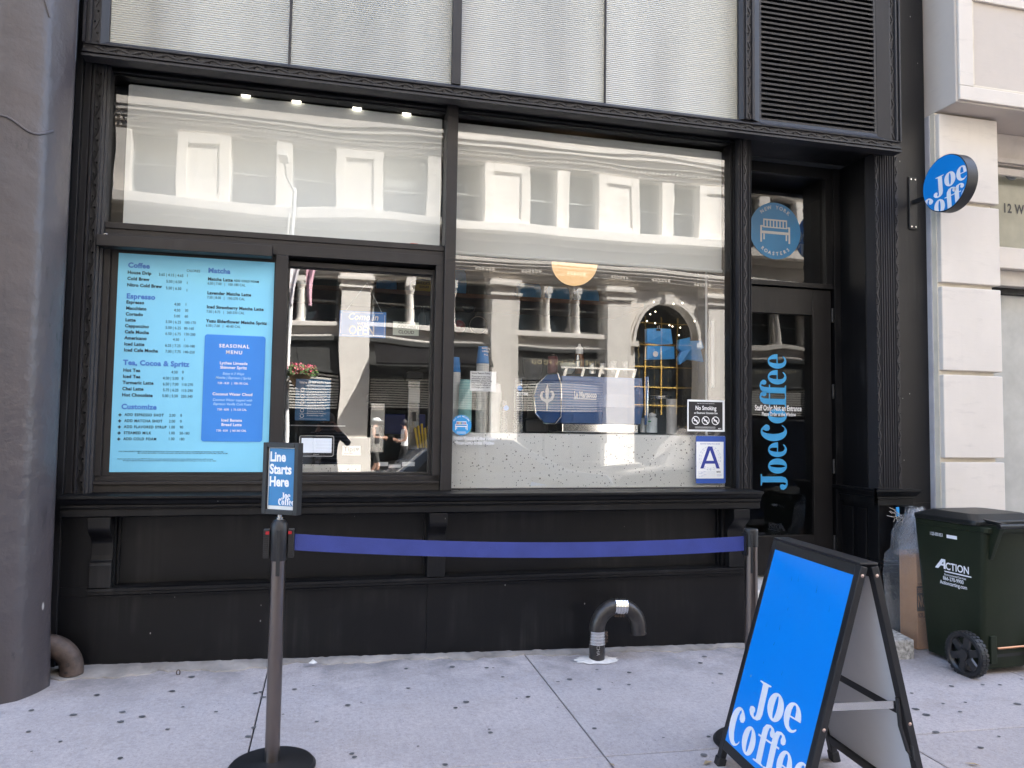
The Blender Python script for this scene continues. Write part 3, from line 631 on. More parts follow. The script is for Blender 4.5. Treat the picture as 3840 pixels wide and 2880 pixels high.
part('wainscot_base', BLACK, (3.838, 3.8617, .06, .395, .37, .47))
# --- doorway
DOORP = paint('door_paint', (.0080, .0068, .0068), .42, dust=.15, specks=False)
DO = part('door', DOORP, (3.622, 3.786, .40, .445, .362, 2.545), (2.86, 3.6218, .40, .445, 2.343, 2.545), (2.86, 3.6218, .40, .445, .362, .652), (2.849, 2.885, .40, .445, .652, 2.343), bev=.003)
pane('door_pane', DGLASS, 2.885, 3.622, .652, 2.343, .425, DO)
for z in (2.35, 1.755, 1.176, .592):
    m = MB(); m.lathe((3.792, .391, z-.055), [(.010, 0), (.0105, .02), (.0105, .09), (.010, .11)], 10); m.build('hinge', PLASTIC, DO, smooth=True)
m = MB(); lk = at(2924, 2031, .398); m.lathe((lk.x, .385, lk.z), [(.019, 0), (.019, .010), (.013, .012), (.012, .003), (.0001, .003)], 18, 'y'); m.build('door_lock', STEEL, DO, smooth=True)
part('door_frame', BLACK, (3.802, 3.8617, .375, .46, .355, 3.52), (2.849, 3.8018, .380, .46, 2.553, 2.578), (3.735, 3.8018, .385, .46, 2.5782, 3.43), (2.849, 3.8018, .385, .46, 3.43, 3.52))
part('transom_bar', DOORP, (2.849, 3.78, .372, .3798, 2.553, 2.590))
pane('transom_pane', DGLASS, 2.849, 3.735, 2.5782, 3.43, .425)
part('door_step', MORTARW, (2.806, 3.8618, .0, .52, -.15, .345), bev=.01)
mb = MB(); mb.box(2.75, 3.862, .45, .50, .3455, .361); mb.build('threshold', STEEL, SF)

# ================================================================== INTERIOR
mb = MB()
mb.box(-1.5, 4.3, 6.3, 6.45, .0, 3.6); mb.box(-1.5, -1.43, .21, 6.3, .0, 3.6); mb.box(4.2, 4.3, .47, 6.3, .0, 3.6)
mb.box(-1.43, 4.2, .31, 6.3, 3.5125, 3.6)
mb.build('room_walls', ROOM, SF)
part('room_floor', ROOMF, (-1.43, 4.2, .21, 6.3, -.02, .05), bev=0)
part('back_wall_panel', simple('blackboard', (.03, .032, .033), .7, var=.5, vs=2.2), (-1.4, 4.19, 3.35, 3.42, .05, 3.47), bev=0)
# roller blinds
def blind(x0, x1, z0, z1, y, lab):
    t = thing('roller_blind', lab, 'blind', ((x0+x1)/2, y, z1), 'roller blinds behind the glass')
    v, f = [], []; n = 30
    for i in range(n+1):
        z = z0+(z1-z0)*i/n
        for k in range(9):
            x = x0+(x1-x0)*k/8; v.append((x, y+.004*math.sin(k*1.9+i*.3)*(1-i/n), z))
    for i in range(n):
        for k in range(8): a = i*9+k; f.append((a, a+1, a+10, a+9))
    m = MB(); m.add(v, f); m.build('fabric', BLIND, t, smooth=True)
    m = MB(); m.lathe((x0, y, z0-.012), [(.013, 0), (.013, x1-x0)], 12, 'x'); m.build('bottom_rail', BLIND, t, smooth=True)
    m = MB(); m.lathe((x0, y+.045, z1-.004), [(.026, 0), (.026, x1-x0)], 14, 'x'); m.build('roller', BLIND, t, smooth=True)
    m = MB(); m.tube([(x1+.025, y, z1), (x1+.026, y, z1-.35), (x1+.028, y, z1-.70)], .0025, 6); m.build('chain', PAPER, t, smooth=True)
    return t
a = at(460, 840, .20); b = at(1648, 930, .20)
blind(a.x, b.x, 2.585, at(922, 366, .20).z, .20, 'pale roller blind filling the upper left window')
a = at(1706, 950, .20); b = at(2706, 1008, .20)
blind(.760, b.x, (a.z+b.z)/2+.004, 3.47, .20, 'pale roller blind half lowered in the large right window')
# lit ceiling lamps seen over the blind
for i, (px, py) in enumerate(((922, 353), (1112, 376), (1339, 403), (1525, 424))):
    p = at(px, py, .19); t = thing('ceiling_lamp', '%s lit ceiling spot above the left blind' % ['first and leftmost', 'second', 'third', 'rightmost'][i], 'lamp', (p.x, .19, p.z), 'lit spots over the left window')
    m = MB(); m.box(p.x-.027, p.x+.027, .185, .20, p.z-.011, p.z+.011); m.build('diffuser', LAMP, t)
    m = MB(); m.box(p.x-.030, p.x+.030, .186, .24, p.z+.0112, p.z+.018); m.build('housing', DARK, t)
# pendant globe
p = at(2155, 985, 1.6); t = thing('pendant_globe', 'large tan globe lamp hanging half hidden behind the right blind', 'lamp', p)
m = MB(); m.sphere(p, .205, 32, 20); m.build('globe', GLOBE, t, smooth=True)
m = MB(); m.tube([p+Vector((0,0,.2)), (p.x, p.y, 3.474)], .006, 6); m.build('cord', BLACKINK, t)

# counters
a = at(1700, 1617, .15); b = at(2600, 1638, .15); ctop = (a.z+b.z)/2
t = thing('coffee_counter', 'pale speckled terrazzo counter right behind the large window', 'counter', (1.7, .24, .05))
m = MB(); m.box(.756, 2.723, .150, .170, .3, ctop); m.build('front_panel', TERRAZZO, t)
m = MB(); m.box(.756, 2.723, .172, .95, ctop-.03, ctop-.001); m.build('counter_top', TERRAZZO, t)
c2 = at(1230, 1742, .30).z
t = thing('service_counter', 'low white terrazzo ledge inside the ordering window', 'counter', (0, .30, .05))
m = MB(); m.box(-.27, at(1353, 1742, .30).x, .30, .34, .6, c2); m.build('front_panel', TERRAZZO, t)
m = MB(); m.box(-.27, .62, .345, .8, c2-.23, c2-.20); m.build('counter_top', simple('grey_worktop', (.11,.115,.12), .4), t)

# espresso machine, its back to the window
MY0 = .33
xl = at(2104, 1500, MY0).x; xr = at(2398, 1500, MY0).x; zb = ctop; 
zt_ = at(2104, 1402, MY0).z; zm = at(2104, 1588, MY0).z
EM = thing('espresso_machine', 'blue espresso machine with shield shaped ends on the terrazzo counter', 'espresso machine', ((xl+xr)/2, .6, zb))
hh = zt_-zm
endp = [(.10, 0), (.0, .14), (-.005, .55), (.005, .80), (.065, 1.0), (.26, 1.0), (.44, .80), (.50, .55), (.46, .2), (.30, 0)]
for x, e2, ww in ((xl, Vector((-.60, .80, 0)), .24), (xr+.045, Vector((.34, .94, 0)), .30)):
    th_ = Vector((e2.y, -e2.x, 0))*(-.010 if x == xl else .010)
    ep = [Vector((x, MY0-.02, 0))+e2*(y*ww/.5)+Vector((0, 0, zm+z*hh)) for y, z in endp]
    m = MB(); m.loft([[p+th_ for p in ep], [p-th_ for p in ep]]); e = m.build('end_plate', MACHBLUE, EM, bev=.003)
    m = MB(); m.tube([p+th_*1.05 for p in ep]+[ep[0]+th_*1.05], .0055, 6); m.build('chrome_edge', CHROME, e, smooth=True)
    fl = [[(0,.5),(.09,.27),(.07,.05),(.045,-.05),(.16,-.02),(.22,.08),(.19,.2),(.11,.18),(.17,.26),(.29,.22),(.34,.08),(.27,-.08),(.10,-.16),(.05,-.2),(.045,-.3),(0,-.5),(-.045,-.3),(-.05,-.2),(-.10,-.16),(-.27,-.08),(-.34,.08),(-.29,.22),(-.17,.26),(-.11,.18),(-.19,.2),(-.22,.08),(-.16,-.02),(-.045,-.05),(-.07,.05),(-.09,.27)]]
    fv, ff = shape_mesh(fl); rr2 = -e2 if x == xl else e2
    c_ = Vector((x, MY0-.02, 0))+e2*(ww*.5)+Vector((0, 0, zm+hh*.52))+(-th_ if (-th_).y < 0 else th_)*1.15
    pr = Print(c_, rr2 if rr2.x > 0 else -rr2); pr.put(([(a_*.19, b_*.19) for a_, b_ in fv], ff)); pr.build('fleur_emblem', LOGOWHITE, e)
m = MB(); m.prism_x([(MY0+.05, zm+.004), (MY0+.005, zm+hh*.35), (MY0+.004, zm+hh*.62), (MY0+.03, zm+hh*.97), (MY0+.30, zm+hh*.97), (MY0+.34, zm+.004)], xl+.0125, xr+.0325); m.build('back_panel', MACHBLUE, EM, bev=.003)
m = MB(); m.box(xl+.03, xr+.02, MY0+.06, MY0+.40, zb+.01, zm+.0035); m.build('base', CHROME, EM, bev=.006)
m = MB()
for x in (xl+.06, xr-.02): m.lathe((x, MY0+.12, zb), [(.02, 0), (.02, .012)], 10)
m.build('foot', PLASTIC, EM)
lt = at(2152, 1486, MY0); pr = Print((lt.x, MY0-.0012, lt.z-.006)); pr.text('La Marzocco', 0, 0, .056, 0, .04, sx=.58); pr.rect(0, .165, -.014, -.009); pr.build('lettering', LOGOWHITE, EM)
m = MB(); zt2 = zm+hh
m.box(xl+.03, xr+.02, MY0+.10, MY0+.11, zt2+.05, zt2+.062)
for k in range(5):
    x = xl+.05+k*(xr-xl-.06)/4; m.bar((x, MY0+.105, zt2-.02), (x+.02, MY0+.105, zt2+.05), (0,1,0), (0,1,0), .02, .008)
m.build('cup_rail', STEEL, EM)
def jar(name, lab, cat, px, py0, py1, wpx, y, mat, prof=None, group=None, lidmat=None, lid=.15):
    """a turned vessel standing between two photo heights"""
    b_ = at(px, py1, y); t_ = at(px, py0, y); h = t_.z-b_.z; r = wpx/2*(y-CY)/FPX*1.03
    prof = prof or [(.92, 0), (1, .03), (1, .80), (.92, .9), (.9, 1)]
    o = thing(name, lab, cat, b_, group)
    m = MB(); m.lathe(b_, [(r*a, h*q*(1-(lid if lidmat else 0))) for a, q in prof], 18); m.build('body', mat, o, smooth=True)
    if lidmat:
        m = MB(); m.lathe((b_.x, b_.y, b_.z+h*(1-lid)+.0003), [(r*.8, 0), (r*.8, h*lid*.6), (r*.35, h*lid*.75), (r*.2, h*lid)], 14); m.build('cap', lidmat, o, smooth=True)
    return o
topY = MY0+.18; z0y = lambda px: 1404
BOWL = simple('cream_bowl', (.62, .64, .56), .4)
jar('mixing_bowl', 'cream bowl on top of the espresso machine', 'bowl', 2130, 1362, 1402, 62, topY, BOWL, [(.45, 0), (.8, .35), (.97, .85), (1, 1), (.96, 1), (.75, .4), (.4, .1)])
jar('squeeze_bottle', 'syrup squeeze bottle with white nozzle on the espresso machine', 'bottle', 2172, 1290, 1402, 36, topY+.12, simple('caramel_syrup', (.22, .10, .05), .25), lidmat=PAPER, lid=.34)
jar('shaker', 'steel shaker beside the cream bowl on the machine', 'shaker', 2166, 1330, 1380, 22, topY-.02, STEEL, [(.9, 0), (1, .5), (.6, .6), (.6, .85), (.45, 1)])
jar('milk_pitcher', 'left of the two steel pitchers on the espresso machine', 'pitcher', 2219, 1363, 1402, 32, topY, STEEL, [(1, 0), (1, .3), (.9, .8), (1, 1)], 'steel pitchers on the espresso machine')
jar('milk_pitcher', 'right of the two steel pitchers on the espresso machine', 'pitcher', 2258, 1363, 1402, 30, topY, STEEL, [(1, 0), (1, .3), (.9, .8), (1, 1)], 'steel pitchers on the espresso machine')
jar('drinking_glass', 'left of the two clear glasses on the espresso machine', 'glass', 2300, 1355, 1402, 30, topY, CLEAR, [(.85, 0), (1, 1)], 'clear glasses on the espresso machine')
jar('drinking_glass', 'right of the two clear glasses on the espresso machine', 'glass', 2346, 1357, 1402, 28, topY, CLEAR, [(.85, 0), (1, 1)], 'clear glasses on the espresso machine')
jar('coffee_canister', 'dark red canister behind the bowl on the machine', 'canister', 2072, 1328, 1400, 40, topY+.1, simple('dark_red_tin', (.12, .015, .018), .4), lidmat=PLASTIC, lid=.12)
# cup stacks along the counter
def cups(px, py0, wpx, y, mat, lab, ncup, mat2=None, py1=1616):
    b_ = at(px, py1, y); b_.z = ctop; t_ = at(px, py0, y); h = t_.z-b_.z; r = wpx/2*(y-CY)/FPX*1.03
    o = thing('cup_stack', lab, 'cups', b_, 'cup stacks on the counter'); st = h*.80/ncup; prof = []
    for i in range(ncup):
        q = i*st; prof += [(r, q), (r*1.02, q+st*.35), (r*.985, q+st*.42), (r*.955, q+st*.98)]
    m = MB(); m.lathe(b_, prof, 18); m.build('cup_rims', mat2 or mat, o, smooth=False)
    m = MB(); m.lathe((b_.x, b_.y, b_.z+h*.80+.0005), [(r, 0), (r*1.02, h*.008), (r*.98, h*.012), (r*.74, h*.2), (r*.70, h*.2), (.0001, h*.195)], 18); m.build('top_cup', mat, o, smooth=True)
    return o, b_, h, r
cups(1703, 1340, 40, .50, CUPBLUE, 'blue and white cup stack cut by the window mullion', 26, CUPWHITE)
cups(1742, 1424, 50, .42, CUPTEAL, 'stack of teal paper cups on the counter', 22)
o, b_, h, r = cups(1806, 1300, 48, .52, CUPBLUE, 'tall stack of blue paper cups behind the return policy notice', 30, CUPWHITE)
pr = Print((b_.x+.028, b_.y-r*.90, b_.z+h*.93), (-1, 0, 0), (0, 0, -1)); pr.text('The', .0, .012, .018, 0, .01); pr.text('Heart', -.008, -.012, .022, 0, .02); pr.text('Village', -.012, -.034, .022, 0, .02); pr.build('lettering', WHITE, o)
cups(1856, 1440, 46, .46, CUPWHITE, 'stack of white paper cups right of the blue stack', 22)
cups(1889, 1502, 30, .40, CLEAR, 'short stack of clear plastic cups left of the machine', 16)
cups(1942, 1420, 40, .40, CLEAR, 'tall stack of clear plastic cups left of the machine', 26)
for px, py, w_ in ((1898, 1530, 20), (1949, 1456, 22)):
    p = at(px, py, .36); m = MB(); m.lathe((p.x, .36, p.z), [(.0001, 0), (.018, 0), (.018, -.002), (.0001, -.002)], 16, 'y'); tag(m.build('round_sticker', MIDBLUE), 'small round blue sticker on the %s clear cups' % ('short' if px < 1920 else 'tall'), 'sticker', 'round stickers on the clear cups')
# grinder
p = at(2010, 1600, .62); gz = ctop; o = thing('coffee_grinder', 'black coffee grinder left of the blue machine', 'grinder', (p.x, .62, gz))
m = MB(); m.box(p.x-.10, p.x+.07, .54, .72, gz, gz+.10); m.box(p.x-.08, p.x+.03, .58, .70, gz+.1005, gz+.34); m.build('body', PLASTIC, o, bev=.012)
m = MB(); m.lathe((p.x-.025, .64, gz+.3405), [(.035, 0), (.075, .10), (.08, .18), (.082, .20)], 18); m.build('hopper', simple('smoked_plastic', (.03,.03,.032), .15), o, smooth=True)
m = MB(); m.tube([(p.x-.16, .57, gz+.28), (p.x-.08, .57, gz+.28)], .014, 10); m.build('portafilter_fork', STEEL, o, smooth=True)
# right end of the counter
jar('cleaner_bottle', 'white bottle with green band right of the machine, larger of two', 'bottle', 2444, 1548, 1622, 42, .40, simple('frosted_bottle', (.62,.68,.68), .3), [(1, 0), (1, .86), (.7, .95), (.45, 1)], 'bottles right of the machine', PAPER, .16)
jar('cleaner_bottle', 'small white bottle tucked against the machine', 'bottle', 2411, 1566, 1622, 20, .44, PAPER, None, 'bottles right of the machine', PAPER, .12)
for px, y, w_, py in ((2444, .378, 41, 1580),):
    p = at(px, py, .40); r = w_/2*5.05/FPX*1.05; m = MB(); m.lathe((p.x, .40, p.z-.006), [(r, 0), (r, .010)], 18, cap=False); tag(m.build('label_band', simple('label_green', (.05, .30, .10), .5)), 'green band round the larger white bottle', 'label')
jar('paper_roll', 'tall white canister at the right end of the counter', 'canister', 2518, 1497, 1628, 42, .50, simple('white_canister', (.62,.61,.58), .5), [(1, 0), (1, 1)])
p = at(2472, 1600, .62); o = thing('coffee_brewer', 'black box brewer with steel pan behind the white bottles', 'brewer', (p.x, .62, ctop))
m = MB(); m.box(p.x-.045, p.x+.07, .58, .72, ctop, at(2472, 1500, .6).z); m.build('body', PLASTIC, o, bev=.008)
m = MB(); q = at(2482, 1497, .6); m.lathe((q.x, .64, q.z), [(.088, 0), (.09, .004), (.09, .022), (.094, .026)], 24); m.build('pan', STEEL, o, smooth=True)
# hanging blue bags
def bag(name, lab, cat, pts, y, mat, group, th=.03):
    o = thing(name, lab, cat, at(*pts[0], y), group)
    ps = [at(px, py, y) for px, py in pts]; m = MB(); c = sum(ps, Vector())/len(ps)
    fr = [Vector((q.x, y-th*.4+random.uniform(-.012, .012), q.z)) for q in ps]; bk = [Vector((q.x, y+th, q.z)) for q in ps]; n = len(ps)
    m.add(fr+bk+[Vector((c.x, y-th, c.z)), Vector((c.x, y+th, c.z))], [(i, (i+1) % n, 2*n) for i in range(n)]+[(n+i, 2*n+1, n+(i+1) % n) for i in range(n)]+[(i, n+i, n+(i+1) % n, (i+1) % n) for i in range(n)])
    m.build('body', mat, o, smooth=False); return o
z_ = lambda x, y: (2200+x/3.072, 960+y/3.072)
o = bag('coffee_bag', 'folded bright blue bag clipped up in the right of the window', 'bag', [z_(685,840),(2200+800/3.072,960+835/3.072),z_(955,845),z_(975,1015),z_(830,1020),z_(690,1000)], .55, BAGBLUE, 'blue bags hanging in the window')
o2 = bag('coffee_bag', 'upright blue bag with round white seal below the folded one', 'bag', [z_(690,1035),z_(840,1035),z_(1000,1045),z_(1005,1185),z_(850,1190),z_(680,1195)], .56, BAGBLUE, 'blue bags hanging in the window')
q = at(*z_(790, 1130), .52); pr = Print((q.x, .515, q.z)); pr.put(([(.021*math.cos(a), .021*math.sin(a)) for a in [2*math.pi*k/20 for k in range(20)]], [list(range(20))])); pr.build('seal', WHITE, o2)
bag('coffee_bag', 'crumpled blue bag with torn corner at the right window edge', 'bag', [z_(1060,965),z_(1175,940),z_(1160,980),z_(1325,975),z_(1345,1060),z_(1300,1080),z_(1345,1220),z_(1160,1190),z_(1070,1250),z_(1050,1180),z_(1090,1100),z_(1050,1060)], .58, BAGBLUE, 'blue bags hanging in the window')
q = at(*z_(828, 850), .52); o = thing('binder_clip', 'black binder clip gripping the folded blue bag', 'clip', q)
m = MB(); m.box(q.x-.014, q.x+.014, .515, .53, q.z-.008, q.z+.008); m.build('jaw', PLASTIC, o); m = MB(); m.tube([(q.x-.006, .52, q.z+.008), (q.x-.008, .52, q.z+.03), (q.x+.008, .52, q.z+.03), (q.x+.006, .52, q.z+.008)], .002, 6); m.build('wire', STEEL, o)
# shelf with bags, pans
sy = 2.6; a = at(1660, 1106, sy); b = at(2290, 1133, sy); zs = (a.z+b.z)/2
o = thing('wall_shelf', 'brown wooden shelf on the back wall carrying blue bags', 'shelf', ((a.x+b.x)/2, sy, zs))
m = MB(); m.box(-.6, b.x+.3, sy-.16, sy+.7, zs-.055, zs-.012); m.build('board', WOOD, o, bev=.003)
for i, (px, w_, hpx) in enumerate(((1700, 90, 96), (1982, 90, 60), (2090, 85, 55), (2200, 88, 52), (1448, 72, 42))):
    q = at(px, 1100, sy); k = (sy-CY)/FPX*1.03; w2 = w_*k/2; h2 = hpx*k
    o = thing('coffee_bag', ['tall blue bag on the shelf beside the mullion', 'left of the three blue bags on the shelf', 'middle of the three blue bags on the shelf', 'right of the three blue bags on the shelf', 'blue bag on the shelf seen in the ordering window'][i], 'bag', (q.x, sy, zs), 'blue bags on the shelf')
    m = MB(); rings = []
    for t_ in (0, .1, .5, .85, 1.0):
        s_ = (.92, 1, 1.02, .96, .85)[(0, .1, .5, .85, 1.0).index(t_)]; d_ = (.06, .075, .07, .05, .012)[(0, .1, .5, .85, 1.0).index(t_)]
        rings.append([(q.x+s_*w2*cx_, sy+d_*cy_+random.uniform(-.008, .008), zs-.0115+h2*t_) for cx_, cy_ in ((-1,-.7),(-.3,-1),(.4,-1),(1,-.6),(1,.7),(.3,1),(-.4,1),(-1,.7))])
    m.loft(rings); m.build('body', BAGBLUE, o)
q = at(1585, 1100, sy); o = thing('sugar_bag', 'yellow sugar bag on the shelf in the ordering window', 'bag', (q.x, sy, zs)); k = (sy-CY)/FPX
m = MB(); m.box(q.x-46*k, q.x+46*k, sy-.06, sy+.06, zs-.0115, zs+44*k); m.build('body', YELLOW, o, bev=.03); pr = Print((q.x-.10, sy-.0615, zs+.05)); pr.text('GRANULATED', .0, .02, .036, 0, .02, sx=.8); pr.text('SUGAR', .06, -.015, .03, 0, .015); pr.build('lettering', BLACKINK, o)
q = at(1758, 1150, 2.9); o = thing('sieve', 'small dark sieve hanging on the back wall', 'sieve', q); m = MB(); m.lathe((q.x, 2.9, q.z), [(.0001, .02), (.05, .015), (.062, 0), (.066, 0), (.066, .01)], 20, 'y'); m.build('bowl', PLASTIC, o, smooth=True); m = MB(); m.tube([(q.x, 2.9, q.z+.06), (q.x, 2.9, q.z+.17)], .006, 6); m.build('handle', PLASTIC, o)
q = at(1793, 1220, 2.9); o = thing('wire_sieve', 'wide wire sieve ring hanging below the dark sieve', 'sieve', q); m = MB(); m.tube([(q.x+.09*math.cos(a), 2.9, q.z+.09*math.sin(a)) for a in [2*math.pi*k/28 for k in range(29)]], .005, 6); m.build('ring', STEEL, o, smooth=True); m = MB(); m.tube([(q.x-.03, 2.9, q.z+.09), (q.x-.03, 2.9, q.z+.27)], .003, 6); m.build('handle', STEEL, o)
q = at(1721, 1225, 2.5); m = MB(); m.sphere(q, .065, 18, 12); tag(m.build('red_bowl', RED, smooth=True), 'round red bowl hanging behind the window mullion', 'bowl')

# ordering window interior
def paper(px0, py0, px1, py1, y, lab, name='paper_notice', mat=PAPER, cat='notice', group=None, th=.002):
    a = at(px0, py0, y); b = at(px1, py1, y); o = thing(name, lab, cat, (a.x, y, b.z), group)
    m = MB(); m.box(a.x, b.x, y, y+th, b.z, a.z); m.build('sheet', mat, o); return o, a, b
o, a, b = paper(1110, 1420, 1236, 1578, .22, 'blue welcome poster with white lines hanging inside the ordering window', 'poster', POSTERBLUE, 'poster')
pr = Print((a.x, .2185, b.z)); W_ = b.x-a.x; H_ = a.z-b.z
pr.text("We're so glad you're here", W_*.10, H_*.885, .0225, 0, .02, sx=.80)
for k, (yy, n) in enumerate(((.74, 2), (.58, 4), (.43, 2), (.24, 5), (.11, 2))):
    for j in range(n):
        pr.text(['Monday Friday 7 am to 7 pm', 'Saturday Sunday 8 am to 6 pm', 'Download the app to earn', 'free rewards for every visit', 'We love dogs, but only trained', 'service animals are allowed', 'Please be advised that food may'][(k*2+j) % 7], W_*.34, H_*yy+(n/2-j)*.013, .011, 0, .01, sx=.85)
    pr.rect(W_*.12, W_*.9, H_*(yy-.075), H_*(yy-.075)+.0012)
    pr.put(([(W_*.2+.012*math.cos(q), H_*yy+.012*math.sin(q)) for q in [2*math.pi*i/12 for i in range(12)]]+[(W_*.2+.009*math.cos(q), H_*yy+.009*math.sin(q)) for q in [2*math.pi*i/12 for i in range(12)]], [(i, (i+1) % 12, 12+(i+1) % 12, 12+i) for i in range(12)]))
pr.build('lettering', WHITE, o)
a = at(1124, 1634, .30); b = at(1250, 1711, .30); o = thing('tablet', 'order screen tablet in a pale frame inside the ordering window', 'tablet', ((a.x+b.x)/2, .30, b.z))
m = MB(); m.prism_y(rrect(a.x, b.x, b.z, a.z, .012), .30, .312); m.build('case', PLASTIC, o, bev=.002)
m = MB(); m.tube([(x, .299, z) for x, z in rrect(a.x, b.x, b.z, a.z, .012)]+[(b.x, .299, a.z-.012)], .0028, 6); m.build('rim', PAPER, o, smooth=True)
m = MB(); m.box(a.x+.012, b.x-.012, .2985, .2998, b.z+.022, a.z-.014); m.build('screen', SCREEN, o)
m = MB(); m.box((a.x+b.x)/2-.03, (a.x+b.x)/2+.03, .3125, .36, b.z-.07, b.z+.06); m.build('stand', PLASTIC, o)
pr = Print(((a.x+b.x)/2-.02, .2984, b.z+.007)); pr.text('Clover', 0, 0, .013, 0, .01); pr.build('lettering', WHITE, o)
o, a, b = paper(1284, 1672, 1352, 1708, .26, 'white handwritten tips card with a black heart', 'tips_card', PAPER, 'card')
pr = Print((a.x, .2585, b.z)); pr.text('Tips', .008, .026, .044, 0, .008); 
hx, hz, hs = .094, .040, .0115
pr.put(shape_mesh([[(hx+hs*.0625*16*math.sin(t)**3, hz+hs*.0625*(13*math.cos(t)-5*math.cos(2*t)-2*math.cos(3*t)-math.cos(4*t))) for t in [2*math.pi*k/26 for k in range(26)]]])); pr.build('lettering', BLACKINK, o)
pr = Print((a.x, .2584, b.z)); pr.rect(.010, .066, .012, .016); pr.build('underline', RED, o)
o, a, b = paper(1274, 1163, 1446, 1268, .28, 'blue and white hanging sign reading come in we are open', 'open_sign', simple('open_sign_blue', (.05, .22, .62), .4), 'sign', th=.004)
pr = Print((a.x, .2785, b.z)); W_ = b.x-a.x; H_ = a.z-b.z
pr.text('Come in', W_*.5, H_*.66, .062, 0, .018, 'CENTER', .9, shear=.25); pr.text("WE'RE", W_*.5, H_*.46, .026, 0, .02, 'CENTER'); pr.text('OPEN', W_*.48, H_*.10, .082, 0, .022, 'CENTER', .78)
for x0, x1, y0, y1 in ((.02, W_-.02, .008, .0105), (.02, W_-.02, H_-.0105, H_-.008), (.008, .0105, .02, H_-.02), (W_-.0105, W_-.008, .02, H_-.02)): pr.rect(x0, x1, y0, y1)
pr.build('lettering', WHITE, o)
m = MB(); m.tube([(a.x+.04, .282, a.z), ((a.x+b.x)/2+.02, .282, a.z+.19), (b.x-.03, .282, a.z)], .0012, 5); m.build('string', PAPER, o)
o, a, b = paper(1474, 1205, 1570, 1260, .28, 'pale green handwritten note about coconut cloud', 'note', simple('pale_green_paper', (.62, .68, .58), .7), 'note')
pr = Print((a.x, .2785, b.z)); pr.text('ASK ABOUT', .03, .076, .024, 0, -.002); pr.text('COCONUT', .028, .044, .030, 0, -.004); pr.text('CLOUD', .036, .012, .030, 0, .014); pr.build('lettering', BLACKINK, o)
# tall tea and coffee urns with paper labels
for i, (px, py0, py1, w_, y) in enumerate(((1412, 1478, 1700, 56, 1.0), (1548, 1395, 1690, 46, 1.15))):
    b_ = at(px, py1, y); t_ = at(px, py0, y); k = (y-CY)/FPX; o = thing('hot_water_tower', ['left black drink dispenser with paper label in the ordering window', 'right drink dispenser with paper label in the ordering window'][i], 'dispenser', b_, 'drink dispensers in the ordering window')
    w2 = w_*k/2; m = MB(); m.box(b_.x-w2, b_.x+w2, y, y+.2, b_.z, t_.z-.06); m.build('column', STEEL, o, bev=.01)
    m = MB(); m.box(b_.x-w2*1.3, b_.x+w2*1.3, y-.05, y+.22, t_.z-.0598, t_.z); m.build('head', PLASTIC, o, bev=.012)
    q = at(px, py0+88, y-.02); m = MB(); m.box(b_.x-w2*.9, b_.x+w2*.9, y-.012, y-.008, q.z-.055, q.z+.055); m.build('label', PAPER, o)
    q = at(px, py0+150, y-.02); m = MB(); m.bar((b_.x, y-.03, q.z), (b_.x, y-.04, q.z-.07), (1,0,0), (0,1,0), .03, .02); m.build('tap', PLASTIC, o)
for i, (px, w_) in enumerate(((1478, 80), (1558, 74))):
    p = at(px, 1590, 2.2); k = (2.2-CY)/FPX; o = thing('storage_bin', ['left', 'right'][i]+' deep blue storage bin behind the drink dispensers', 'bin', p, 'blue bins behind the dispensers')
    m = MB(); m.box(p.x-w_*k/2, p.x+w_*k/2, 2.2, 2.5, p.z-.09, p.z+.09); m.build('body', simple('deep_blue_bin', (.02, .035, .22), .4), o, bev=.01)
p = at(1225, 1595, .45); o = thing('glass_shelf', 'thin pale shelf below the blue welcome poster', 'shelf', p); m = MB(); m.box(at(1088, 1598, .45).x, at(1295, 1600, .45).x, .42, .55, p.z-.006, p.z); m.build('board', PAPER, o)
p = at(1535, 1120+20, 2.0); 
o = thing('soap_pump', 'dark pump bottle silhouette on the shelf edge', 'bottle', at(1583, 1190, 1.6)); q = at(1583, 1190, 1.6)
m = MB(); m.lathe((q.x, 1.6, q.z-.06), [(.03, 0), (.03, .07), (.012, .10), (.012, .13)], 12); m.build('body', PLASTIC, o, smooth=True); m = MB(); m.tube([(q.x, 1.6, q.z+.07), (q.x-.01, 1.6, q.z+.09), (q.x-.07, 1.6, q.z+.08)], .009, 6); m.build('spout', PLASTIC, o)
m = MB(); p = at(1620, 1655, .9); 
for k in range(6): m.tube([(p.x-.10+k*.02, .9, p.z-.05), (p.x-.13+k*.025, .9, p.z+.10+.015*(k % 3))], .008, 6)
tag(m.build('straw_bunch', YELLOW), 'bunch of pale stirring sticks at the right of the ordering window', 'straws')
for i, (px0, py0, px1, py1) in enumerate(((1420, 1733, 1455, 1748), (1457, 1742, 1503, 1754), (1508, 1732, 1555, 1748))):
    paper(px0, py0, px1, py1, .24, ['left', 'middle', 'right'][i]+' small white price tag at the foot of the ordering window', 'price_tag', PAPER, 'tag', 'price tags on the sill')
# sheets and pole at the right edge of the big window
o, a, b = paper(2668, 1200, 2722, 1455, .42, 'long sheet of white paper pinned inside the right window edge', 'paper_sheet')
m = MB(); p = at(2650, 1300, .40); m.tube([(p.x, .40, ctop), (p.x-.004, .40, at(2650, 1010, .40).z)], .008, 8); tag(m.build('shelf_pole', PAPER, smooth=True), 'slim white upright pole inside the right window edge', 'pole')
# string lights
m = MB(); o = thing('string_lights', 'loose string of tiny warm bulbs behind the right window', 'lights', at(2560, 1200, 1.2))
random.seed(11)
for _ in range(14):
    q = at(random.uniform(2420, 2620), random.uniform(1130, 1290), 1.2); m.sphere(q, .0055, 6, 4)
m.build('bulbs', BULB, o)

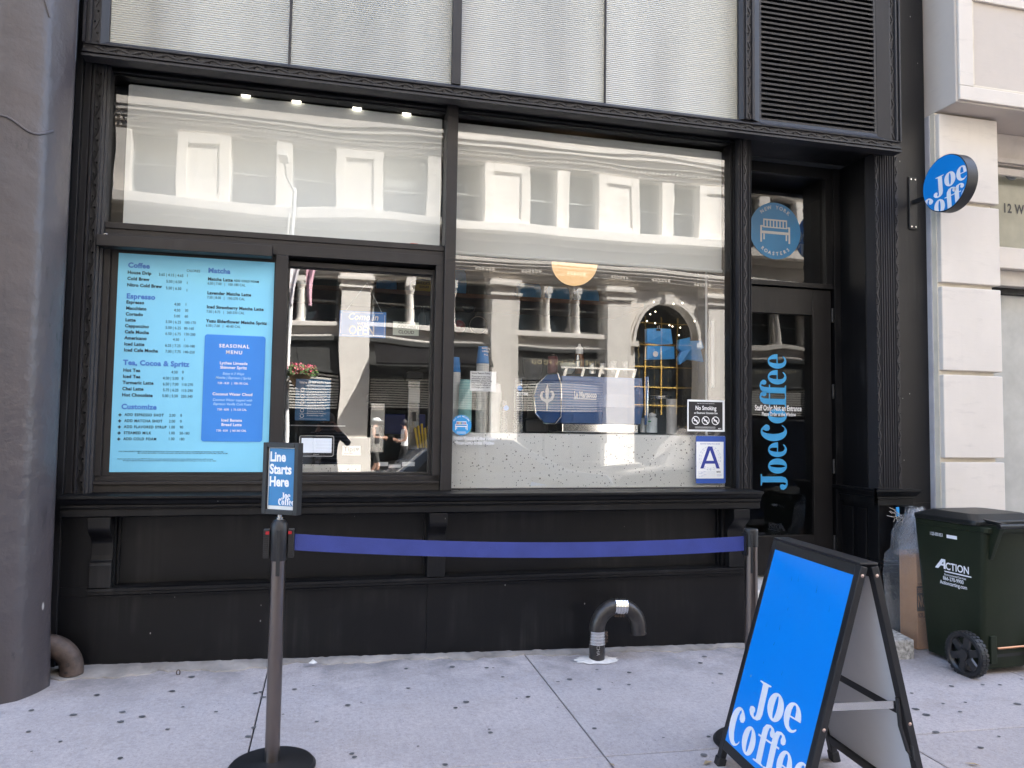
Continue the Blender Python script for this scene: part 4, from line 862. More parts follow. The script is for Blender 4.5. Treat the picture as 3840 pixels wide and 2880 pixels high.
# ================================================================== MENU BOARD
MY = .083
a = at(446, 948, MY); b = at(998, 1770, MY); mx0, mx1, mz0, mz1 = a.x+.0, b.x+.010, b.z, a.z
MN = thing('menu_board', 'light blue coffee menu poster with dark lettering beside the ordering window', 'menu', (mx0, MY, mz0))
m = MB(); n = 10
v = []; 
for i in range(n+1):
    for k in range(n+1): v.append((mx0+(mx1-mx0)*k/n, MY-.001+.0008*math.sin(i*1.3+k*.8), mz0+(mz1-mz0)*i/n))
m.add(v, [(i*(n+1)+k, i*(n+1)+k+1, (i+1)*(n+1)+k+1, (i+1)*(n+1)+k) for i in range(n) for k in range(n)]); m.build('sheet', SKYBLUE, MN, smooth=True)
part('backing_board', FRAME, (-1.2597, -.3462, .087, .2, 1.131, 2.4678), bev=0)
MP = MY-.0035
pr = Print((0, MP, 0)); prc = Print((0, MP-.0006, 0)); prw = Print((0, MP-.0024, 0))
def A_(x, y): return at(400+x/3.3515, 940+y/3.3515, MP)
def B_(x, y): return at(400+x/3.3515, 1400+y/3.3515, MP)
def put(p, q, body, cap, mi=0, bold=0.0, align='LEFT', sx=1.0, spacing=1.0, shear=0.0): p.text(body, q.x, q.z, cap/.70, mi, bold, align, sx, 0.0, spacing, shear)
HB, IB, PB = .042, .034, .0
for body, q in (('Coffee', A_(268,208)), ('Espresso', A_(248,597)), ('Tea, Cocoa & Spritz', A_(208,1432)), ('Matcha', A_(1275,274)), ('Customize', B_(184,446))):
    put(pr, q, body, .0285, 0, HB, spacing=1.06)
items = [('House Drip', A_(262,288)), ('Cold Brew', A_(259,366)), ('Nitro Cold Brew', A_(256,446)), ('Espresso', A_(246,662)), ('Macchiato', A_(242,738)), ('Cortado', A_(238,812)), ('Latte', A_(234,886)),
  ('Cappuccino', A_(230,960)), ('Cafe Mocha', A_(227,1036)), ('Americano', A_(223,1112)), ('Iced Latte', A_(219,1188)), ('Iced Cafe Mocha', A_(216,1264)), ('Hot Tea', A_(207,1518)), ('Iced Tea', B_(203,55)),
  ('Turmeric Latte', B_(200,132)), ('Chai Latte', B_(196,210)), ('Hot Chocolate', B_(192,288)), ('Matcha Latte', A_(1271,372)), ('Lavender Matcha Latte', A_(1264,546)), ('Iced Strawberry Matcha Latte', A_(1257,722)), ('Yuzu Elderflower Matcha Spritz', A_(1250,898))]
for body, q in items: put(pr, q, body, .0180, 1, IB, sx=1.0, spacing=1.04)
put(pr, A_(1598,388), 'ADD COLD FOAM', .0125, 1, .024, spacing=1.12, sx=.9)
for body, x, y in (('ADD ESPRESSO SHOT', 225, 534), ('ADD MATCHA SHOT', 221, 610), ('ADD FLAVORED SYRUP', 217, 686), ('STEAMED MILK', 214, 762), ('ADD COLD FOAM', 210, 838)):
    put(pr, B_(x, y), body, .0150, 1, .024, spacing=1.18, sx=.88)
    c = B_(x-58, y-12); s_ = .0085; pr.rect(c.x-s_, c.x+s_, c.z-.003, c.z+.003, 1); pr.rect(c.x-.003, c.x+.003, c.z+.0031, c.z+s_, 1); pr.rect(c.x-.003, c.x+.003, c.z-s_, c.z-.0031, 1)
prices = [('3.65 | 4.15 | 4.65', 653,314,'1',1003,328,'A'), ('5.50 | 6.50',747,400,'1',1000,420,'A'), ('5.50 | 6.50',742,484,'1',997,512,'A'), ('4.00',848,688,'1',985,691,'A'), ('4.50',846,763,'30',981,766,'A'), ('5.00',843,837,'60',978,840,'A'),
  ('5.50 | 6.25',740,908,'100-170',975,916,'A'), ('5.50 | 6.25',738,982,'80-160',971,990,'A'), ('6.50 | 6.75',737,1058,'130-200',968,1064,'A'), ('4.50',832,1132,'1',965,1134,'A'), ('6.25 | 7.25',733,1206,'130-180',961,1212,'A'), ('7.00 | 7.75',735,1280,'140-250',958,1288,'A'),
  ('4.50',812,1542,'0',946,1542,'A'), ('4.50 | 5.00',706,76,'0',941,80,'B'), ('6.50 | 7.00',705,150,'110-270',938,156,'B'), ('5.75 | 6.25',706,224,'115-290',935,230,'B'), ('5.00 | 5.50',696,298,'250-340',932,304,'B'),
  ('2.00',784,544,'0',924,544,'B'), ('2.00',781,618,'0',920,618,'B'), ('1.00',778,692,'90',917,692,'B'), ('1.00',776,766,'50-180',914,768,'B'), ('1.00',772,840,'180',910,842,'B')]
for p1, x, y, p2, x2, y2, w_ in prices:
    F_ = A_ if w_ == 'A' else B_
    put(pr, F_(x, y), p1, .0160, 2, .004, sx=.88); put(pr, F_(x2, y2), p2, .0155, 2, .004, sx=.88)
put(pr, A_(1005,264), 'CALORIES', .0150, 2, .004, sx=.78)
for body, y in (('6.50 | 7.00   |   100-180 CAL', 424), ('7.50 | 8.00   |   190-270 CAL', 600), ('7.50 | 8.75   |   260-330 CAL', 778), ('6.50 | 7.00   |   40-80 CAL', 954)):
    put(pr, A_(1268-(y-424)*.042, y), body, .0150, 2, .004, sx=.86)
put(pr, B_(150, 986), 'COLD FOAM ALLERGEN STATEMENT: WE USE STEADY PROTEINS FOR ALL OF OUR COLD FOAM. STEADY IS VEGAN, LACTOSE-FREE, BUT TECHNICALLY NOT DAIRY-FREE.', .0058, 1, .018, sx=.85, spacing=1.06)
put(pr, B_(390, 1008), 'MILK CONTAINS A MILK ALLERGEN. IF YOU HAVE A DAIRY ALLERGY, STEADY MAY NOT BE FOR YOU. IF YOU HAVE QUESTIONS, YOU ARE WELCOME TO REVIEW THE LABEL.', .0058, 1, .018, sx=.72, spacing=1.06)
put(pr, B_(134, 1080), 'All prices include tax. Menu items may contain TREE NUTS. 2,000 calories a day is used for general nutrition advice, but calorie needs vary. Additional nutritional information available upon request.', .0058, 1, .012, sx=.78)
put(pr, B_(204, 1102), 'Item is equal to or higher than the total daily recommended limit of added sugars for a 2,000 calorie diet (50g). Eating or drinking high amounts of added sugars over time can increase risk of type 2 diabetes.', .0058, 1, .012, sx=.73)
pr.build('lettering', [HEADBLUE, INK, INK2], MN)
a = A_(1240, 1050); b = B_(1945, 862); cx = (A_(1240,1050).x+A_(1990,1080).x)/2-.004
prc.put(shape_mesh([rrect(a.x-.002, b.x+.004, b.z, a.z, .016)])); cd = prc.build('seasonal_card', MIDBLUE, MN)
def ctr(q): return Vector((cx, 0, q.z))
put(prw, ctr(A_(1620,1222)), 'SEASONAL', .0205, 0, .030, 'CENTER', spacing=1.28); put(prw, ctr(A_(1620,1300)), 'MENU', .0205, 0, .030, 'CENTER', spacing=1.28)
for body, q in (('Lychee Limeade', A_(1600,1432)), ('Shimmer Spritz', A_(1600,1487)), ('Coconut Water Cloud', B_(1595,280)), ('Iced Banana', B_(1575,606)), ('Bread Latte', B_(1575,662))): put(prw, ctr(q), body, .0165, 0, .026, 'CENTER', spacing=1.03)
for body, q in (('Enjoy it 3 Ways', B_(1600,20)), ('Matcha | Espresso | Spritz', B_(1600,72)), ('Coconut Water topped with', B_(1590,350)), ('Espresso Vanilla Cold Foam', B_(1590,402))): put(prw, ctr(q), body, .0145, 1, .012, 'CENTER', .92, shear=.25)
for body, q in (('7.50 - 8.50   |  100-195 CAL', B_(1600,138)), ('7.50 - 8.50   |  75-125 CAL', B_(1590,468)), ('7.50 - 8.50   | 165-365 CAL', B_(1575,732))): put(prw, ctr(q), body, .0118, 0, .022, 'CENTER', .9)
prw.build('lettering', [LOGOWHITE, PALEBLUE], cd)

# ================================================================== SIGNS ON THE GLASS
gy = .0985
# grade card
a = at(2620, 1640, gy); b = at(2714, 1806, gy)
o = thing('grade_card', 'white sanitary grade card with a big blue A in a blue plastic sleeve', 'card', (a.x, gy, b.z))
m = MB(); m.prism_y(rrect(a.x-.022, b.x+.012, b.z-.012, a.z+.010, .01), gy-.0035, gy-.0015); m.build('sleeve', simple('sleeve_blue', (.03, .085, .36), .35), o)
a = at(2611, 1656, gy-.004); b = at(2713, 1794, gy-.004); m = MB(); m.box(a.x, b.x, gy-.0055, gy-.004, b.z, a.z); m.build('card', PAPER, o)
pr = Print((a.x, gy-.0058, b.z)); W_ = b.x-a.x; H_ = a.z-b.z
pr.text('SANITARY INSPECTION GRADE', W_*.5, H_*.925, .0125, 0, .012, 'CENTER', .86)
cx_, cz_, ro = W_*.5, H_*.55, W_*.40
for r0, r1 in ((ro, ro*.975), (ro*.84, ro*.82)):
    for i in range(40):
        if i % 2 == 0: pr.put(([(cx_+r*math.cos(2*math.pi*q/40), cz_+r*math.sin(2*math.pi*q/40)) for r, q in ((r0, i), (r0, i+1), (r1, i+1), (r1, i))], [(0, 1, 2, 3)]))
for i in range(24):
    q = 2*math.pi*i/24; pr.text('I', cx_+ro*.89*math.cos(q), cz_+ro*.89*math.sin(q), .009, 0, 0, 'CENTER', 1, q-1.57)
pr.text('1625', W_*.5, H_*.24, .009, 0, 0, 'CENTER')
pr.lift = .0004
t_ = .60*H_; z0 = H_*.27; hw = W_*.36
pr.put(shape_mesh([[(cx_-hw, z0), (cx_-hw*.14-.006, z0+t_), (cx_+hw*.14+.006, z0+t_), (cx_+hw, z0), (cx_+hw*.66, z0), (cx_+hw*.50, z0+t_*.22), (cx_-hw*.50, z0+t_*.22), (cx_-hw*.66, z0)], [(cx_-hw*.39, z0+t_*.35), (cx_+hw*.39, z0+t_*.35), (cx_, z0+t_*.83)]]), mi=1)
pr.lift = 0
for i in range(6): pr.rect(W_*.05, W_*.70, H_*(.035+i*.03), H_*(.035+i*.03)+.0007); pr.text(['Joe Coffee', 'Coffee bar', 'West 20', 'Manhattan', 'Grade A', 'Issued'][i], W_*(.1+.08*(i % 3)), H_*(.038+i*.03), .006, 0, 0)
pr.text('NYC', W_*.74, H_*.155, .017, 2, .04, sx=.9); 
for i in range(4): pr.rect(W_*.74, W_*.93, H_*(.06+i*.018), H_*(.06+i*.018)+.001)
pr.build('lettering', [simple('seal_blue', (.14, .18, .42), .6), simple('grade_blue', (.018, .035, .26), .5), BLACKINK], o)
# no smoking
a = at(2577, 1498, gy); b = at(2717, 1619, gy); o = thing('no_smoking_sign', 'black no smoking sign with three barred circles and white border', 'sign', (a.x, gy, b.z))
m = MB(); m.box(a.x, b.x, gy-.003, gy-.001, b.z, a.z); m.build('sheet', PAPER, o)
W_ = b.x-a.x; H_ = a.z-b.z; pr = Print((a.x, gy-.0033, b.z)); pr.rect(W_*.035, W_*.94, H_*.055, H_*.94, 1); pr.lift = .0004
pr.text('No Smoking', W_*.49, H_*.68, .041, 0, .022, 'CENTER', .78); pr.text('or Electronic Cigarette Use', W_*.49, H_*.555, .0195, 0, .018, 'CENTER', .82); pr.text('New York City Smoke-Free Air Act', W_*.49, H_*.875, .009, 0, 0, 'CENTER')
for i in range(3):
    cx_, cz_, r1, r0 = W_*(.22+.265*i), H_*.345, W_*.105, W_*.085; k = 26
    pr.put(([(cx_+r*math.cos(2*math.pi*j/k), cz_+r*math.sin(2*math.pi*j/k)) for r in (r1, r0) for j in range(k)], [(j, (j+1) % k, k+(j+1) % k, k+j) for j in range(k)]))
    d = r0*.71; w2 = .0028; pr.put(([(cx_-d-w2, cz_+d-w2), (cx_-d+w2, cz_+d+w2), (cx_+d+w2, cz_-d+w2), (cx_+d-w2, cz_-d-w2)], [(0, 1, 2, 3)]))
    pr.lift = .0003; pr.rect(cx_-r0*.6, cx_+r0*.5, cz_-.004, cz_+.003); pr.lift = .0004
for i in range(3): pr.rect(W_*.2, W_*.75, H_*(.10+i*.022), H_*(.10+i*.022)+.0012)
pr.text('NYC', W_*.82, H_*.075, .012, 0, .03); pr.build('lettering', [WHITE, BLACKINK], o)
# return policy
o, a, b = paper(1764, 1391, 1860, 1469, .108, 'white store return policy notice taped inside the glass before the cups', th=.001)
pr = Print((a.x, .1075, b.z)); W_ = b.x-a.x; H_ = a.z-b.z; pr.text('Store Return Policy', W_*.05, H_*.86, .0165, 0, .018, sx=.95)
for i, t_ in enumerate(('If you are in any way', 'unsatisfied with your', 'purchase, please bring', 'your receipt and we', 'will happily refund or', 'exchange your item.')): pr.text(t_, W_*.05, H_*(.70-.105*i), .0158, 0, .014, sx=.95)
pr.build('lettering', BLACKINK, o)
# welcome decal
c = at(1730, 1594, gy); r = .0655; o = thing('welcome_decal', 'round blue all are welcome decal with rainbow bench low in the big window', 'decal', c)
m = MB(); m.lathe((c.x, gy-.002, c.z), [(.0001, 0), (r, 0), (r, .0008), (.0001, .0008)], 36, 'y'); m.build('disc', DECALBLUE, o)
pr = Print((c.x, gy-.0024, c.z)); bench(pr, 0, -.004, .080)
for i, ch in enumerate('ALL ARE WELCOME'):
    q = R_(150-i*120/14); pr.text(ch, .052*math.cos(q), .052*math.sin(q), .013, 0, .015, 'CENTER', 1, q-1.5708)
for i in range(3): pr.rect(-.03, .03, -.044-i*.005, -.0425-i*.005)
pr.build('lettering', WHITE, o)
pr = Print((c.x, gy-.0029, c.z))
for i in range(7): x = -.030+i*.0087; pr.rect(x, x+.0050, .0055, .0185, i % 6)
pr.build('bench_slats', [RED, simple('rainbow_orange', (.6,.2,.02)), YELLOW, simple('rainbow_green', (.03,.3,.06)), MIDBLUE, simple('rainbow_violet', (.16,.04,.3))], o)
def lines(name, lab, y, rows, loc):
    o = thing(name, lab, 'decal', loc)
    for body, px, py, sz, bd in rows:
        q = at(px, py, y); p = Print((0, y, 0)); p.text(body, q.x, q.z, sz, 0, bd, 'CENTER', .62); p.build('lettering', WHITE, o)
lines('pickup_lettering', 'white mobile pickup lettering on the glass below the welcome decal', gy-.001, (('Mobile Pickup & Online Orders', 1781, 1650, .0345, .020), ('Please Come to the Window', 1781, 1667, .0345, .020)), at(1781, 1667, gy))
# red sticker at the blind
o, a, b = paper(1539, 911, 1567, 926, .106, 'small red sticker with fine print at the foot of the upper window', 'warning_sticker', simple('sticker_red', (.55, .08, .05), .5), 'sticker', th=.001)
pr = Print((a.x, .1055, b.z))
for i in range(4): pr.rect(.055+.004*i, .098, .004+i*.0045, .006+i*.0045)
pr.build('lettering', BLACKINK, o)
# door decals
dy = .4235
c = Vector((3.313, dy, 2.99)); r = .222
o = thing('roastery_decal', 'large round blue New York Roasters decal with bench above the door', 'decal', c)
m = MB(); m.lathe((c.x, dy-.0015, c.z), [(.0001, 0), (r, 0), (r, .001), (.0001, .001)], 56, 'y'); m.build('disc', simple('door_decal_blue', (.008, .135, .30), .35), o)
pr = Print((c.x, dy-.0022, c.z)); bench(pr, 0, .0, .26)
for i, ch in enumerate('NEW YORK'):
    q = R_(128-i*76/7); pr.text(ch, .172*math.cos(q), .172*math.sin(q), .040, 0, .016, 'CENTER', 1, q-1.5708)
for i, ch in enumerate('ROASTERS'):
    q = R_(232+i*76/7); pr.text(ch, .192*math.cos(q), .192*math.sin(q), .038, 0, .016, 'CENTER', 1, q+1.5708)
pr.build('lettering', simple('dull_white_print', (.42, .42, .40), .5), o)
o = thing('door_wordmark', 'light blue vertical coffee wordmark running up the door glass', 'decal', (3.37, dy, 1.0))
pr = Print((3.400, .4232, 1.00)); wordmark(pr, 'JoeCoffee', 0, 0, .152, 0, rot=1.5708, gap=.055, sx=1.15); pr.build('lettering', simple('decal_light_blue', (.04, .33, .66), .45), o)
lines('staff_lettering', 'white staff only lettering across the door glass', .4190, (('Staff Only: Not an Entrance', 2919, 1540, .058, .022), ('Please Order at the Window', 2921, 1560, .040, .018)), at(2919, 1540, .42))

# ================================================================== BLADE SIGN
bx = 4.165
o = thing('blade_sign', 'round blue hanging sign with white wordmark on a black bracket', 'sign', (4.21, .0, 3.17))
m = MB(); m.box(4.176, 4.246, .006, .0195, 2.965, 3.365); m.build('wall_plate', PLASTIC, o, bev=.004)
m = MB()
for z in (2.985, 3.345):
    for x in (4.192, 4.230): m.lathe((x, .002, z), [(.0001, 0), (.007, .001), (.008, .0038)], 8, 'y')
m.build('screws', STEEL, o, smooth=True)
m = MB(); m.box(4.198, 4.224, -.15, .0055, 3.155, 3.185); m.build('arm', PLASTIC, o, bev=.002)
cy_, cz_, rr = -.335, 3.205, .197
m = MB(); m.lathe((bx, cy_, cz_), [(rr, 0), (rr+.003, .003), (rr+.003, .085), (rr, .088)], 64, 'x'); dk = m.build('disc', PLASTIC, o, smooth=True)
m = MB(); m.lathe((bx-.0012, cy_, cz_), [(.0001, 0), (rr-.003, 0), (rr-.003, .001), (.0001, .001)], 64, 'x'); m.build('face', simple('blade_sign_blue', (.006, .22, .66), .35, var=.02), o)
pr = Print((bx-.0018, cy_, cz_), (0, -1, 0)); ring = [((rr*.975*math.cos(q), rr*.975*math.sin(q)), (math.cos(q), math.sin(q))) for q in [2*math.pi*k/48 for k in range(48)]]
wordmark(pr, 'Joe', -.094, -.044, .098, 0, rot=R_(4), clip=ring, sx=1.50, jd=.40, gap=.05); pr.build('lettering', LOGOWHITE, o); pr = Print((bx-.0018, cy_, cz_), (0, -1, 0)); wordmark(pr, 'Coffee', -.198, -.216, .100, 0, rot=R_(4), clip=ring, sx=1.45)
pr.build('lettering', LOGOWHITE, o)

# ================================================================== A-FRAME BOARD
th = -1.651; AW, AH, FT, BT = .649, .987, .286, .229
u = Vector((math.cos(th), math.sin(th), 0)); nv = Vector((math.sin(th), -math.cos(th), 0)); O = Vector((1.988, -1.918, 0)); zg = G(1.98, -1.9)-.002
AF = thing('sidewalk_board', 'black folding sidewalk board with bright blue panel and white wordmark', 'sign', (O.x, O.y, zg))
def leaf(sgn, spread):
    A0 = O - u*AW/2 + nv*sgn*(.021+spread) + Vector((0, 0, zg)); vd = Vector((0, 0, AH)) - nv*sgn*spread; L = vd.length; vd = vd/L
    nn = u.cross(vd)*1.0
    if nn.dot(nv)*sgn < 0: nn = -nn
    P = lambda a, b, d=0: A0 + u*a + vd*b + nn*d
    return A0, vd, nn, L, P
for sgn, spread, nm in ((1, FT, 'front'), (-1, BT, 'rear')):
    A0, vd, nn, L, P = leaf(sgn, spread); w = .034; d = .028; lb = .105
    m = MB()
    for a in (w/2, AW-w/2): m.obox(P(a, (L+.0)/2, 0), u*w/2, vd*L/2, nn*d/2)
    m.obox(P(AW/2, L-.021, 0), u*(AW/2-w), vd*.021, nn*d/2); m.obox(P(AW/2, lb, 0), u*(AW/2-w), vd*.021, nn*d/2)
    fr_ = m.build('frame', PLASTIC, AF, bev=.003)
    m = MB()
    for a in (w/2, AW-w/2): m.obox(P(a, .022, 0), u*(w/2+.004), vd*.024, nn*(d/2+.004))
    m.build('rubber_foot', RUBBER, fr_, bev=.003)
    m = MB()
    for b_ in (L-.035, .42):
        c = P(AW+.0005, b_, 0)
        q = [c + vd*(.007*math.cos(t))+nn*(.007*math.sin(t)) for t in [2*math.pi*k/10 for k in range(10)]]
        m.add(q+[c+u*.004], [(k, (k+1) % 10, 10) for k in range(10)])
    m.build('rivet', simple('worn_rivet', (.42, .30, .25), .4, .7), fr_)
    m = MB(); 
    m.obox(P(AW/2, (lb+L)/2, d*.30), u*(AW/2-w+.004), vd*((L-lb)/2-.018), nn*.0035)
    m.build('panel', SIGNBLUE if sgn > 0 else WHITEPANEL, AF)
    m = MB(); m.obox(P(AW/2, (lb+L)/2, -d*.1), u*(AW/2-w+.002), vd*((L-lb)/2-.020), nn*.002)
    m.build('backing_sheet', WHITEPANEL, AF)
    if sgn > 0:
        pr = Print(P(0, 0, d*.30+.0042), u, vd); x0, x1 = w, AW-w; y0 = lb+.021
        cl = [((x0, 0), (-1, 0)), ((x1, 0), (1, 0)), ((0, y0), (0, -1)), ((0, L-.05), (0, 1))]
        wordmark(pr, 'Joe', .165, .322, .104, 0, rot=R_(3.5), clip=cl, sx=1.74, gap=.04, jd=.30)
        pr.build('lettering', LOGOWHITE, AF); pr = Print(P(0, 0, d*.30+.0042), u, vd)
        wordmark(pr, 'Coffee', .038, .132, .108, 0, rot=R_(3.5), clip=cl, sx=1.50, gap=.06)
        pr.build('lettering', LOGOWHITE, AF)
        random.seed(4); pr = Print(P(0, 0, d*.30+.0040), u, vd)
        for _ in range(16):
            a_, b_ = random.uniform(.08, .56), random.uniform(.2, .95); L2 = random.uniform(.004, .03); t_ = random.uniform(1.0, 1.9); w2 = random.uniform(.0006, .0013)
            pr.put(([(0, -w2), (L2, -w2*.3), (L2, w2*.3), (0, w2)], [(0, 1, 2, 3)]), a_, b_, t_)
        tag(pr.build('scratches', simple('scratch_blue', (.01, .09, .30), .6), AF), kind='stuff')
        m = MB(); m.tube([P(AW*.42, .36, -d*.1-.006), P(AW*.46, .30, -d*.1-.0065), P(AW*.49, .24, -d*.1-.006), P(AW*.505, .18, -d*.1-.006)], .0022, 5)
        m.build('crack', LOGOWHITE, AF)
Ph = leaf(1, FT)[4]; Pb = leaf(-1, BT)[4]; Lf = leaf(1, FT)[3]; Lb = leaf(-1, BT)[3]
m = MB(); m.obox((Ph(AW/2, Lf, .012)+Pb(AW/2, Lb, .012))/2+Vector((0,0,.006)), u*(AW/2-.004), nv*.036, Vector((0,0,.005))); m.build('hinge_cap', PLASTIC, AF, bev=.003)
m = MB(); m.bar(Ph(AW-.02, .50, -.012), Pb(AW-.02, .49, -.012), (0,0,1), u, .028, .003); m.build('brace', STEEL, AF)
m = MB(); m.bar(Pb(.03, .455, .0), Pb(AW-.03, .455, .0), (0,0,1), nv, .03, .02); m.build('crossbar', PLASTIC, AF, bev=.003)
m = MB(); m.tube([Pb(AW-.012, .52, -.02), Pb(AW-.01, .42, -.035), Pb(AW-.005, .33, -.03), Pb(AW-.004, .29, -.016), Pb(AW-.006, .34, -.010)], .008, 6); m.build('strap', PLASTIC, AF, smooth=True)

# ================================================================== BELT POSTS
def post(x, y, lab, head, h):
    z = G(x, y); o = thing('barrier_post', lab, 'barrier post', (x, y, z), 'belt barrier posts')
    m = MB(); m.lathe((x, y, z), [(.170, .001), (.176, .006), (.176, .012), (.165, .024), (.06, .034), (.034, .036)], 56); m.build('base', PLASTIC, o, smooth=True)
    m = MB(); m.lathe((x, y, z+.0362), [(.030, 0), (.030, h-.12)], 32); m.build('tube', POSTM, o, smooth=True)
    m = MB()
    if head: 
        m.lathe((x, y, z+h-.17), [(.0325, 0), (.035, .004), (.036, .12), (.034, .150), (.024, .166), (.012, .170)], 28)
    else:
        m.lathe((x, y, z+h-.084), [(.0325, 0), (.0328, .070), (.033, .078), (.031, .083), (.012, .084)], 28)
    m.build('head', PLASTIC, o, smooth=True)
    return o, z
P1, z1 = post(-.193, -1.352, 'near belt post carrying the line starts here sign', True, 1.020)
P2, z2 = post(1.968, -1.425, 'far belt post standing behind the blue sidewalk board', False, 1.005)
x, y = -.193, -1.352
m = MB(); m.box(x-.008, x+.008, y-.0385, y-.0335, z1+.79, z1+.98); m.build('slot', RUBBER, P1, bev=.003)
m = MB(); m.box(1.968-.022, 1.968-.010, -1.425-.0335, -1.425-.030, z2+.80, z2+.985); m.build('slot', RUBBER, P2, bev=.003)
hz = z1+.862
for sg in (-1, 1):
    a, b = sorted((x+sg*.0365, x+sg*.062))
    m = MB(); m.box(a, b, y-.016, y+.016, hz, hz+.118); cs = m.build('belt_cassette', PLASTIC, P1, bev=.003)
    m = MB()
    for k in range(12): m.box(a+.002, b-.002, y-.0175, y-.0162, hz+.008+k*.0082, hz+.012+k*.0082)
    m.build('grip_ribs', PLASTIC, cs)
    c = x+sg*.045; m = MB(); m.box(c-.008, c+.006, y-.020, y-.0165, hz+.098, hz+.110); m.build('red_tab', RED, cs)
# sign on the near post
ang = R_(33); rr_ = Vector((math.cos(ang), -math.sin(ang), 0)); nn_ = Vector((-math.sin(ang), -math.cos(ang), 0)); up = Vector((0, 0, 1))
zt = z1+1.040; W2, H2 = .088, .150; cc = Vector((x+.005, y, zt+H2))
m = MB(); m.lathe((x, y, z1+1.0198), [(.014, 0), (.014, .006), (.0095, .008), (.0095, .034)], 16); m.build('sign_stem', STEEL, P1, smooth=True)
m = MB()
for sx_ in (-1, 1): m.obox(cc+rr_*sx_*(W2-.010), rr_*.010, up*H2, nn_*.017)
for sz in (-1, 1): m.obox(cc+up*sz*(H2-.010), rr_*(W2-.0202), up*.010, nn_*.0168)
sf = m.build('sign_frame', PLASTIC, P1, bev=.002)
m = MB(); m.obox(cc+nn_*.002, rr_*(W2-.0204), up*(H2-.0204), nn_*.002); m.build('backing_card', PAPER, sf)
card = MB(); card.obox(cc+nn_*.0052+up*.006, rr_*(W2-.026), up*(H2-.030), nn_*.0008); card.build('card', simple('line_sign_blue', (.03, .19, .42), .4, var=.06), sf)
pr = Print(cc+nn_*.0064, rr_, up)
for i, t_ in enumerate(('Line', 'Starts', 'Here')): pr.text(t_, -.060, .072-.052*i, .056, 0, .036, sx=.84)
wordmark(pr, 'Joe', .004, -.083, .019, 0, sx=1.15, jd=.15); wordmark(pr, 'Coffee', -.012, -.110, .019, 0, sx=1.15, clip=[((.0615, 0), (1, 0))])
pr.build('lettering', LOGOWHITE, sf)
# belt
x0, y0_, x1, y1_ = x+.063, -1.352, 1.968-.034, -1.425
m = MB(); n = 40; v = []
for i in range(n+1):
    t_ = i/n; X_ = x0+(x1-x0)*t_; Y_ = y0_+(y1_-y0_)*t_; zc = (hz+.062)*(1-t_)+(z2+.935)*t_ - .032*4*t_*(1-t_)
    for dz, dy2 in ((-.034, -.0012), (.034, -.0012), (.034, .0012), (-.034, .0012)): v.append((X_, Y_+dy2+.002*math.sin(t_*9), zc+dz))
m.add(v, [(i*4+k, i*4+(k+1) % 4, (i+1)*4+(k+1) % 4, (i+1)*4+k) for i in range(n) for k in range(4)]); tag(m.build('barrier_belt', BELT, smooth=True), 'blue webbing belt stretched between the two belt posts', 'belt')
m = MB(); m.box(1.968-.038, 1.968-.0325, -1.425-.02, -1.425+.02, z2+.88, z2+.985); m.build('belt_clip', PLASTIC, P2)

# ================================================================== WHEELIE BIN
BN = Vector((3.995, -.735)); BF = Vector((3.974, -.308)); sd = (BN-BF).normalized(); ax = Vector((-sd.y, sd.x))   # towards the street; to the right
zb = G(4.1, -.6)
BI = thing('wheelie_bin', 'dark green wheelie bin with white lettering and black lid', 'bin', (4.2, -.45, zb))
D0 = (BN-BF).length; W0 = .44
def bp(a, d, z): q = BF + ax*a + sd*d; return Vector((q.x, q.y, zb+z))
HR = .925
def ring(t):       # body cross-section, 0 bottom .. 1 rim
    ea = .045*t; ed0 = .05*t; ed1 = .075*t; r = .03; z = .035 + (HR-.035)*t
    return [bp(a, d, z) for a, d in rrect(-ea, W0+ea+.03*t, -ed0, D0+ed1, r, 3)]
m = MB(); m.loft([ring(t) for t in (0, .04, .5, .9, 1.0)]); body = m.build('body', BINGREEN, BI, smooth=True)
m = MB(); e = .02; q0 = [bp(a, d, HR-.035) for a, d in rrect(-.045-e*.4, W0+.075+e, -.045, D0+.075+e, .04, 3)]; q1 = [p+Vector((0, 0, .034)) for p in q0]; m.loft([q0, q1]); m.build('rim', BINGREEN, BI, bev=.006)
l0 = [bp(a, d, HR+.0005) for a, d in rrect(-.05-e*.5, W0+.08+e+.012, -.055, D0+.03, .05, 4)]
l1 = [p+Vector((0, 0, .030)) for p in l0]
l2 = [bp(a, d, HR+.066) for a, d in rrect(.015, W0+.02, .02, D0-.05, .06, 4)]
m = MB(); m.loft([l0, l1, l2]); m.build('lid', LIDBLACK, BI, bev=.008)
m = MB(); hA = bp(.0, D0+.135, HR+.012); hB = bp(W0+.03, D0+.135, HR+.012); m.tube([hA, hB], .016, 14); m.build('handle_bar', LIDBLACK, BI, smooth=True)
for a in (.02, W0+.01):
    m = MB(); m.loft([[bp(a-.014, D0+.06, HR-.20), bp(a+.014, D0+.06, HR-.20), bp(a+.014, D0+.066, HR-.20), bp(a-.014, D0+.066, HR-.20)], [bp(a-.02, D0+.05, HR+.0), bp(a+.02, D0+.05, HR+.0), bp(a+.02, D0+.15, HR+.02), bp(a-.02, D0+.15, HR+.02)]]); m.build('handle_rib', BINGREEN, BI, bev=.004)
for a in (.04, W0-.03):
    m = MB(); m.bar(bp(a, D0-.02, HR+.035), bp(a, D0+.135, HR+.022), (0,0,1), (0,0,1), .035, .02); m.build('lid_hinge', LIDBLACK, BI, bev=.004)
